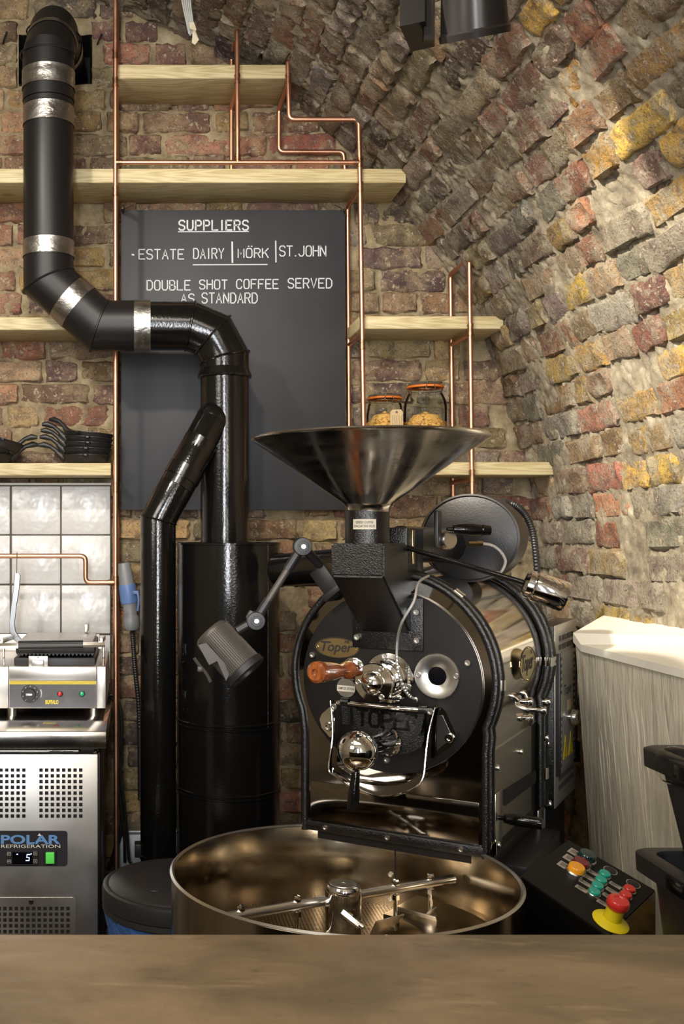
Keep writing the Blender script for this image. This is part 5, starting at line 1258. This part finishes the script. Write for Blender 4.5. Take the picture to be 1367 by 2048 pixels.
# ================================================================== CONTACT GRILL
YGR = 2.985
ax_ = lambda px: Xp(px, YGR); az_ = lambda py: Zp(py, YGR)
cg = thing('contact_grill', 'stainless steel contact grill with ribbed plates and a dark fascia on the fridge', 'grill', (-.28, 3.15, ztop))
x0g = -.50
zb_, zt2 = az_(1417), az_(1333)
def G(name, mb, m, parent=None, **k): return obj(name, mb, M_[m], parent or cg, **k)
mb = MB(); mb.bx(x0g, ax_(211.5), YGR, 3.38, zb_, zt2, .003); G('casing', mb, 'brushed')
mb = MB(); mb.bx(ax_(18.5), ax_(193), YGR-.004, YGR, az_(1361), az_(1334), .001); G('front_band', mb, 'brushed')
mb = MB(); mb.bx(ax_(19), ax_(192), YGR-.003, YGR, az_(1415), az_(1361)); fs_ = G('fascia', mb, 'panelgrey', smooth=False)
mb = MB(); mb.bx(ax_(19), ax_(192), YGR-.0042, YGR-.003, az_(1368.5), az_(1361.5)); G('yellow_stripe', mb, 'dullyellow', fs_, smooth=False)
for px in (17, 193.5): mb = MB(); mb.bx(ax_(px-.6), ax_(px+.6), YGR-.001, YGR+.001, zb_, zt2); G('panel_gap', mb, 'holeblack', smooth=False)
mb = MB(); mb.bx(x0g, ax_(17), YGR-.0055, YGR, az_(1416), az_(1333), .001); mb2 = MB(); mb2.bx(ax_(194), ax_(211.5), YGR-.0055, YGR, az_(1416), az_(1333), .001); G('side_cheek', mb, 'brushed'); G('side_cheek', mb2, 'brushed')
kc = Vector((ax_(60.5), YGR-.003, az_(1387)))
mb = MB(); mb.lathe([(.026, 0), (.026, .004), (.0165, .0045), (.016, .015), (.0155, .017), (0, .017)], kc, (0, -1, 0), 40); kn = G('thermostat_knob', mb, 'plastic_black', fs_)
mb = MB(); mb.box(kc+Vector((-.001, -.019, .0)), (.019, .006, .006), None, .0015); G('knob_grip', mb, 'zinc', kn)
mb = MB()
for k in range(9):
    t = math.radians(-60+k*37); p = (kc.x+.0212*math.cos(t), kc.z+.0212*math.sin(t)); ribbon(mb, [(p[0]-.0012, p[1]-.0012), (p[0]+.0012, p[1]+.0014)], .0012, lambda a, b: Vector((a, kc.y-.0046, b)))
for k in range(6):
    t = math.radians(-20+k*7); t2 = t+.1; ribbon(mb, [(kc.x+.032*math.cos(t), kc.z+.032*math.sin(t)), (kc.x+.032*math.cos(t2), kc.z+.032*math.sin(t2))], .001+.0004*k, lambda a, b: Vector((a, kc.y-.0006, b)))
G('dial_marks', mb, 'white_print', kn, smooth=False)
for px, m in ((120, 'redlamp'), (164, 'greenlamp')):
    mb = MB(); mb.lathe([(.0085, 0), (.0085, .003), (.006, .004)], (ax_(px), YGR-.003, az_(1387)), (0, -1, 0), 24); o = G('lamp_ring', mb, 'plastic_black', fs_)
    mb = MB(); mb.lathe([(.0062, .003), (.0055, .006), (.003, .008), (0, .0085)], (ax_(px), YGR-.003, az_(1387)), (0, -1, 0), 20); G('indicator_lamp', mb, m, o)
mb = MB(); text_on(mb, 'BUFFALO', TM(104, 1403.7, YGR-.0036, YGR), ax_(117)-ax_(91), az_(1399.5)-az_(1408), bold=.03); G('yellow_lettering', mb, 'yellow', fs_, smooth=False)
for px in (22, 187):
    for yy in (YGR+.03, 3.33): mb = MB(); mb.cyl((ax_(px), yy, ztop), (ax_(px), yy, zb_+.002), .013, .013, 20); G('foot', mb, 'zinc')
# plates
mb = MB(); mb.bx(ax_(25), ax_(190), YGR+.035, 3.33, zt2-.01, az_(1318), .004); G('lower_plate', mb, 'iron')
mb = MB(); mb.bx(ax_(28), ax_(188), YGR+.045, 3.33, az_(1310), az_(1296), .003); up_ = G('upper_plate', mb, 'iron')
mb = MB()
for k in range(20):
    px = 33+k*7.9; xx = ax_(px); mb.prism([(-.006, 0), (.006, 0), (0, -.0085)], (xx, YGR+.045, az_(1310)), (1, 0, 0), (0, 0, 1), (0, .28, 0))
G('ridges', mb, 'iron', up_, kind='stuff', smooth=False)
mb = MB(); mb.bx(ax_(30), ax_(184), YGR+.06, 3.34, az_(1296), az_(1288), .004); G('upper_casing', mb, 'brushed', up_)
mb = MB(); mb.bx(ax_(56), ax_(95), YGR+.016, YGR+.019, zt2-.002, az_(1313.5), .001); tb = G('drip_tab', mb, 'brushed')
mb = MB(); mb.bx(ax_(63), ax_(87), YGR+.004, YGR+.016, zt2-.002, az_(1321), .002); G('tab_handle', mb, 'brushed', tb)
mb = MB(); mb.cyl((ax_(75.5), YGR+.0165, az_(1316)), (ax_(75.5), YGR+.0155, az_(1316)), .002, .002, 10); G('tab_hole', mb, 'holeblack', tb)
hy = YGR+.0; ha = Vector((Xp(-40, hy), hy, Zp(1292, hy))); hbn = Vector((Xp(210, hy), hy, Zp(1289, hy)))
mb = MB(); mb.tube([ha, hbn], .0085, 6); G('handle_bar', mb, 'chrome')
mb = MB(); g0 = ha.lerp(hbn, (37+40)/250); g1 = ha.lerp(hbn, (166+40)/250); mb.tube([g0, g1], .0125, 24)
for k in range(8): t = 2*math.pi*k/8+.2; o = Vector((0, math.cos(t), math.sin(t)))*.0125; mb.tube([g0+o, g1+o], .0022, 6)
G('handle_grip', mb, 'rubber', kind='stuff')
for px in (0, 200):
    mb = MB(); a = Vector((Xp(px, hy), hy, Zp(1290, hy))); mb.prism([(-.004, -.010), (.004, -.010), (.004, .010), (-.004, .010)], a, (1, 0, 0), (0, 0, 1), (0, .02, 0)); mb.box(a+Vector((.004, .13, .004)), (.010, .25, .014), Matrix.Rotation(-.06, 3, 'X'), .002); G('handle_arm', mb, 'zinc')
    mb = MB(); mb.cyl(a+Vector((.01, .0, -.002)), a+Vector((.008, .03, -.065)), .003, .003, 10); G('support_rod', mb, 'chrome')
mb = MB(); mb.bx(x0g, ax_(190), 3.385, 3.39, zt2-.02, Zp(1268, 3.39), .002); mb.bx(ax_(158), ax_(166), 3.30, 3.385, az_(1285), az_(1268), .002); G('back_guard', mb, 'brushed')

# ================================================================== THINGS BY THE COPPER RAIL
hk = thing('steel_spatula', 'long steel spatula hanging by a wire hook from the copper rail over the tiles', 'spatula', Vector((Xp(34, YP), YP-.01, Zp(1280, YP))))
mb = MB(); k_ = V(34, 1112, YP); mb.tube([k_+Vector((-.003, .012, -.004)), k_+Vector((0, 0, .010)), k_+Vector((.001, -.011, 0)), k_+Vector((0, -.010, -.060))], .0015, 8); obj('wire_hook', mb, M_['zinc'], hk)
mb = MB(); L = [(34.5, 1146, .0062), (36, 1150, .0095), (34, 1175, .010), (29, 1210, .0088), (25, 1245, .0085), (26, 1262, .010), (36, 1278, .013), (48, 1286, .016)]
vs = []
for (px, py, w_) in L:
    p = V(px, py, YP-.012); t = .0035
    for sx in (-1, 1): vs.append(p+Vector((sx*w_, 0, 0)))
    for sx in (1, -1): vs.append(p+Vector((sx*w_*.8, -t, 0)))
fs = []
for i in range(len(L)-1):
    for k in range(4): fs.append((4*i+k, 4*i+(k+1) % 4, 4*i+4+(k+1) % 4, 4*i+4+k))
fs += [(3, 2, 1, 0), (4*len(L)-4, 4*len(L)-3, 4*len(L)-2, 4*len(L)-1)]
mb.add(vs, fs); obj('blade_handle', mb, M_['dullsteel'], hk)

YQ = 3.43
pg = thing('blue_power_connector', 'grey and blue industrial power connector hanging behind the copper pipe', 'connector', W(262, 1262, YQ))
def lq(px0, py0, px1, py1, prof, name, m):
    a = W(px0, py0, YQ); b = W(px1, py1, YQ); d = b-a; mb = MB(); mb.lathe([(r, h*d.length) for r, h in prof], a, d, 28); return obj(name, mb, M_[m], pg)
lq(247, 1126, 254, 1171, [(0, 0), (.018, 0), (.022, .1), (.025, .85), (.026, 1), (0, 1)], 'plug_body', 'greyplug')
lq(254, 1169, 259, 1206, [(0, 0), (.028, 0), (.029, .3), (.029, .85), (.027, 1), (0, 1)], 'blue_collar', 'blueplug')
lq(259, 1204, 264, 1260, [(0, 0), (.026, 0), (.024, .1), (.0215, .45), (.024, .5), (.0265, .55), (.0265, .88), (.020, 1), (0, 1)], 'cable_socket', 'greyplug')
mb = MB(); mb.tube(smooth_curve([W(266, 1183, YQ-.02), W(274, 1186, YQ-.025), W(277, 1200, YQ-.025), W(275, 1222, YQ-.02)], 4), .004, 8); mb.box(W(271, 1185, YQ-.024), (.02, .008, .012), None, .002); obj('hinged_cap', mb, M_['blueplug'], pg)
pts = smooth_curve([W(x, y, YQ) for x, y in ((264, 1258), (267, 1300), (271, 1350), (277, 1410), (279, 1480), (280, 1600))], 22)
corr(pg, pts, .0075, 'corrugated_cable')
for nm, pp, r_, lb in (('power_cable', ((216, 1392), (226, 1392), (240, 1420), (242, 1470), (236, 1560), (244, 1640), (230, 1700), (216, 1740)), .0075, 'thick black cable leaving the grill and dropping behind the fridge'),
                   ('power_cable', ((220, 1396), (232, 1410), (234, 1500), (238, 1580), (247, 1660), (249, 1725)), .0045, 'thin black cable beside the copper pipe foot, middle of three'),
                   ('power_cable', ((222, 1394), (236, 1430), (240, 1540), (250, 1620), (257, 1715), (262, 1722)), .0045, 'thin black cable ending nearest the round pipe')):
    mb = MB(); mb.tube(smooth_curve([W(x, y, 3.33 if r_ > .005 else 3.315-.01*(lb[-4] == 'p')) for x, y in pp], 6), r_, 10); obj(nm, mb, M_['rubber'], label=lb, cat='cable', group='black cables beside the fridge')

# ================================================================== WASTE BIN
BX, BY, BRd = .118, 2.62, .198
wb_ = thing('waste_bin', 'round black lidded bin lined with a blue plastic sack', 'bin', (BX, BY, 0)); zl_ = .535
mb = MB(); mb.lathe([(0, 0), (BRd*.80, 0), (BRd*.94, zl_-.07), (0, zl_-.07)], (BX, BY, 0), (0, 0, 1), 56); obj('bin_body', mb, M_['plastic_black'], wb_)
mb = MB(); prof = [(BRd*.86, .10), (BRd*.93, zl_-.12), (BRd*.985, zl_-.07), (BRd*.97, zl_-.05)]
n = 72; vs = []; fs = []
for i, (r_, h_) in enumerate(prof):
    for k in range(n): t = 2*math.pi*k/n; q = r_*(1+.014*math.sin(k*1.9+i)+.01*math.sin(k*3.3)); vs.append((BX+q*math.cos(t), BY+q*math.sin(t), h_+(.012*math.sin(k*.9) if i < 2 else 0)))
for i in range(3): fs += [(i*n+k, i*n+(k+1) % n, (i+1)*n+(k+1) % n, (i+1)*n+k) for k in range(n)]
mb.add(vs, fs); obj('sack_liner', mb, M_['bluebag'], wb_)
mb = MB(); mb.lathe([(BRd*.99, zl_-.062), (BRd*1.01, zl_-.058), (BRd*1.0, zl_-.045), (BRd*1.012, zl_-.042), (BRd*1.012, zl_-.012), (BRd, zl_-.003), (BRd*.97, zl_), (BRd*.93, zl_-.001), (BRd*.90, zl_+.004), (BRd*.6, zl_+.014), (0, zl_+.020)], (BX, BY, 0), (0, 0, 1), 72); ld = obj('bin_lid', mb, M_['lid_black'], wb_)
mb = MB(); mb.lathe([(.018, zl_+.0165), (.019, zl_+.018), (.020, zl_+.0165)], (BX-.07, BY-.09, -.004), (0, 0, 1), 32); obj('lid_disc', mb, M_['lid_black'], ld)

# ================================================================== CONTROL CONSOLE
Ac = W(1134, 1681, 2.26); ua = Vector((.731, -.682, -.389)).normalized(); uc = Vector((-.682, -.731, -.15)); uc = (uc-ua*uc.dot(ua)).normalized(); nc = ua.cross(uc)
if nc.z < 0: nc = -nc
def solve(px, py):
    d = Vector(((px-CX)/FP, 1, (CY-py)/FP)); o = Vector((0, 0, CAMZ)); t = (Ac-o).dot(nc)/d.dot(nc); q = o+d*t-Ac; return q.dot(ua), q.dot(uc)
sA, sC = solve(1055, 1765); lenC = sC; lenA = solve(1290, 1772)[0]*1.12
co = thing('control_console', 'sloping black operator console with coloured push buttons beside the cooling tray', 'control console', (Ac.x-.02, Ac.y-.15, 0))
def cpt(a, c, h=0.0): return Ac+ua*a+uc*c+nc*h
mb = MB(); c4 = [cpt(-.0, 0), cpt(lenA, 0), cpt(lenA, lenC+.02), cpt(0, lenC)]
bot = [Vector((p.x, p.y, .0)) for p in c4]
mb.add(c4+bot, [(0, 1, 2, 3), (4, 7, 6, 5), (0, 4, 5, 1), (1, 5, 6, 2), (2, 6, 7, 3), (3, 7, 4, 0)]); cb_ = obj('console_body', mb, M_['gloss_black'], co, smooth=False)
mb = MB(); mb.prism([(0.002, .002), (lenA-.002, .002), (lenA-.002, lenC+.016), (.002, lenC-.002)], Ac+nc*.0005, ua, uc, nc*.003); fc_ = obj('console_face', mb, M_['plate_black'], co, smooth=False)
z8 = lambda a, b: (1000+a/3.7248, 1450+b/3.7248)
def cbtn(a, b, m, r=.0112, h=.010, nm='push_button', hh=.0):
    u, v = solve(*z8(a, b)); c = cpt(u, v, .003+hh)
    mb = MB(); mb.lathe([(r*1.18, 0), (r*1.18, h*.5), (r*1.05, h*.62), (r*1.0, h*.5)], c, nc, 28); bz = obj('button_bezel', mb, M_['zinc'], fc_)
    mb = MB(); mb.lathe([(r, 0), (r, h), (r*.9, h*1.12), (0, h*1.15)], c, nc, 28); obj(nm, mb, M_[m], bz); return c
def clbl(a, b, la=.024, lc=.012, m='white_print'):
    u, v = solve(*z8(a, b)); mb = MB(); o = cpt(u-la/2, v-lc/2, .0036); mb.prism([(0, 0), (la, 0), (la, lc), (0, lc)], o, ua, uc, nc*.0006); l_ = obj('button_label', mb, M_[m], fc_, smooth=False)
    mb = MB()
    for k in range(3): mb.prism([(la*.15, lc*(.2+.22*k)), (la*(.85-.15*k), lc*(.2+.22*k)), (la*(.85-.15*k), lc*(.28+.22*k)), (la*.15, lc*(.28+.22*k))], o+nc*.0007, ua, uc, nc*.0002)
    obj('small_print', mb, M_['ink'], l_, smooth=False)
M_['labelsteel'] = mat('label_steel', srgb(168, 160, 148), .4, .3)
for a, b in ((765, 1140), (738, 1185), (712, 1228), (688, 1274)): cbtn(a, b, 'greenbtn')
for a, b in ((950, 1252), (922, 1295), (890, 1340)): cbtn(a, b, 'redbtn')
for a, b in ((680, 1110), (655, 1150), (628, 1190), (600, 1232), (850, 1205), (825, 1248), (800, 1290), (760, 1340)): clbl(a, b, m='labelsteel')
for a, b in ((555, 965), (478, 1062), (520, 1010)): clbl(a, b, .028, .022, 'labelsteel' if a != 520 else 'labelsteel')
cbtn(545, 1125, 'amberbtn', .0165, .020, 'amber_lamp'); cbtn(582, 1078, 'darkred', .0165, .018, 'red_lamp'); cbtn(622, 1035, 'darkgreen', .0175, .022, 'main_switch')
for a, b in ((815, 1095), (985, 1195)): cbtn(a, b, 'plastic_black', .012, .002, 'blank_cap')
u, v = solve(*z8(815, 1478)); c = cpt(u, v, .003)
mb = MB(); mb.lathe([(0, 0), (.033, 0), (.034, .002), (.030, .005), (.017, .010), (.0155, .034), (0, .034)], c, nc, 40); es = obj('stop_button_base', mb, M_['yellow'], fc_, label='yellow collar of the emergency stop')
mb = MB(); mb.lathe([(0, .030), (.012, .030), (.0165, .034), (.0205, .040), (.0205, .050), (.018, .054), (.010, .055), (.009, .0535), (0, .0535)], c, nc, 40); obj('stop_button', mb, M_['redbtn'], es, label='red mushroom head')

# ================================================================== CRATES
def crate(x0, y1, zt, zb, label, w=.40, L=.62):
    y0 = y1-L; o = thing('storage_crate', label, 'crate', (x0+w/2, y1-L/2, zb), 'stacked black crates at the right edge')
    t = .022; h = zt-zb
    def ringv(x0_, x1_, y0_, y1_, z, r=.03):
        return [(a, b, z) for a, b in rrect(x0_, x1_, y0_, y1_, r, 4)]
    mb = MB()
    lv = [ringv(x0+t+.03, x0+w-t-.03, y0+t+.03, y1-t-.03, zb), ringv(x0+t, x0+w-t, y0+t, y1-t, zt-.03), ringv(x0+t+.006, x0+w-t-.006, y0+t+.006, y1-t-.006, zt-.004), ringv(x0+t+.034, x0+w-t-.034, y0+t+.034, y1-t-.034, zb+.006)]
    n = len(lv[0]); vs = sum(lv, []); fs = [tuple(range(n-1, -1, -1))]
    for i in range(3): fs += [(i*n+k, i*n+(k+1) % n, (i+1)*n+(k+1) % n, (i+1)*n+k) for k in range(n)]
    fs.append(tuple(3*n+k for k in range(n))); mb.add(vs, fs); obj('crate_body', mb, M_['plastic_black'], o)
    mb = MB(); lv = [ringv(x0, x0+w, y0, y1, zt-.034), ringv(x0-.001, x0+w+.001, y0-.001, y1+.001, zt-.003), ringv(x0+.004, x0+w-.004, y0+.004, y1-.004, zt), ringv(x0+.024, x0+w-.024, y0+.024, y1-.024, zt), ringv(x0+.027, x0+w-.027, y0+.027, y1-.027, zt-.012)]
    vs = sum(lv, []); fs = []
    for i in range(4): fs += [(i*n+k, i*n+(k+1) % n, (i+1)*n+(k+1) % n, (i+1)*n+k) for k in range(n)]
    lo = ringv(x0+.004, x0+w-.004, y0+.004, y1-.004, zt-.034); vs += lo; fs += [(k, (k+1) % n, 5*n+(k+1) % n, 5*n+k) for k in range(n)]
    mb.add(vs, fs); rm = obj('crate_rim', mb, M_['plastic_black'], o)
    mb = MB(); mb.bx(x0-.004, x0+.001, y1-.19, y1-.135, zt-.030, zt-.006, .001); obj('clip_slot', mb, M_['gloss_black'], rm)
    return o
yc1 = 1.93
crate(Xp(1275, yc1), yc1, Zp(1489, yc1), .832-.022, 'upper black plastic crate of the stack at the right edge', w=.375)
yc2 = 1.90
crate(Xp(1259, yc2), yc2, Zp(1694, yc2), .48, 'lower black plastic crate, carrying the other crate', w=.41, L=.60)
crate(Xp(1255, yc2), yc2-.01, .50, .16, 'bottom black plastic crate, hidden behind the counter', w=.41, L=.60)
mb = MB(); mb.bx(.91, 1.28, 1.34, 1.86, .12, .16, .004)
for x_ in (.94, 1.25):
    for y_ in (1.37, 1.83): mb.bx(x_-.02, x_+.02, y_-.02, y_+.02, 0, .12)
obj('low_stand', mb, M_['plastic_black'], label='low black stand under the crates, behind the counter', cat='stand')
jw = thing('glass_bottle', 'clear glass item lying in the upper black crate', 'bottle', (Xp(1367, 1.84), 1.84, .9))
mb = MB(); mb.lathe([(0, 0), (.03, 0), (.034, .01), (.034, .09), (.02, .11), (.014, .13), (.014, .15)], (Xp(1372, 1.80), 1.86, Zp(1497, 1.86)-.028), (.2, -1, .05), 28); obj('glass_body', mb, M_['glass'], jw)
mb = MB()
mb.sphere((1.19, 2.15, .46), .10, 20, 12, (.8, .8, 1.9)); obj('paper_sack', mb, M_['cardboard'], label='crumpled yellow and brown sack between console and crates', cat='sack')

# ================================================================== CEILING SPOT FIXTURE AND CABLE TAIL
yl = 2.0
sf = thing('ceiling_spotlight', 'black ceiling spotlight with a square arm and a tapered round head', 'spotlight', W(900, 0, yl))
Xw = lambda px, y=yl: Xp(px, y)
# square arm: front face and underside seen from below
za = Zp(53, yl); x0a, x1a = Xw(799), Xw(849)
zr = Zp(42, yl); mb = MB(); mb.add([(x0a, yl, za), (x1a, yl, zr), (x1a, yl, za+.5), (x0a, yl, za+.5), (x0a+.049, yl+.105, za), (x1a+.049, yl+.105, zr), (x1a+.049, yl+.105, za+.5), (x0a+.049, yl+.105, za+.5)],
    [(0, 1, 2, 3), (4, 7, 6, 5), (0, 4, 5, 1), (0, 3, 7, 4), (1, 5, 6, 2), (3, 2, 6, 7)])
def zfix(): pass
obj('square_arm', mb, M_['fixtureblack'], sf, smooth=False)
c0 = W(949, 76, yl+.03); axd = Vector((-.19, -.42, 1)).normalized()
mb = MB(); mb.lathe([(0, .02), (.058, .02), (.060, .0), (.0655, .0), (.0665, .012), (.063, .016), (.060, .06), (.052, .16), (.050, .20), (.02, .22), (0, .22)], c0, axd, 56); lh = obj('lamp_shade', mb, M_['fixtureblack'], sf)
mb = MB(); mb.lathe([(0, .012), (.055, .012)], c0, axd, 40); obj('lamp_glass', mb, M_['screen'], lh)
mb = MB(); mb.tube([c0+axd*.12+Vector((-.05, 0, 0)), c0+axd*.14+Vector((-.10, .03, 0))], .012, 16); mb.bx(Xw(853), Xw(872), yl+.02, yl+.03, Zp(70, yl), Zp(-60, yl)); obj('side_bracket', mb, M_['fixtureblack'], sf)
cbn = thing('cable_tail', 'bundle of thin white cables taped at the end, hanging at the top of the arch', 'cable', W(385, 80, 3.22))
mb = MB()
for k in range(5): mb.tube(smooth_curve([W(362+k*5, -40, 3.2), W(364+k*4, 0, 3.22), W(372+k*3.2, 40, 3.24), W(378+k*2.6, 68+3*(k % 2), 3.25)], 4), .0026, 8)
M_['whitecable'] = mat('white_cable', srgb(176, 178, 174), .5); M_['tapewhite'] = mat('white_tape', srgb(206, 196, 170), .7)
obj('thin_cables', mb, M_['whitecable'], cbn, kind='stuff')
mb = MB(); mb.add([W(378, 45, 3.22), W(388, 45, 3.22), W(393, 60, 3.21), W(391, 62, 3.21), W(398, 80, 3.21), W(390, 90, 3.215), W(384, 86, 3.22), W(386, 62, 3.22), W(380, 58, 3.22)], [(0, 1, 2, 3, 7, 8), (3, 4, 5, 6, 7)])
me_ = obj('tape_end', mb, M_['tapewhite'], cbn, smooth=False); sm2 = me_.modifiers.new('s', 'SOLIDIFY'); sm2.thickness = .002

# ================================================================== COUNTER IN FRONT
yk = 1.25; zk = CAMZ-(1866-CY)/FP*yk
ck = thing('wooden_counter', 'long worn brown wooden counter across the foreground', 'counter', (.0, .85, 0))
mb = MB(); mb.bx(-1.3, 1.30, .48, yk, zk-.045, zk, .006); obj('countertop', mb, M_['counter'], ck)
mb = MB(); mb.bx(-1.25, 1.28, yk-.09, yk-.06, .1, zk-.045, .002); mb.bx(-1.25, 1.28, .52, .55, .0, zk-.045, .002); obj('counter_panel', mb, M_['greyblack'], ck, kind='stuff')
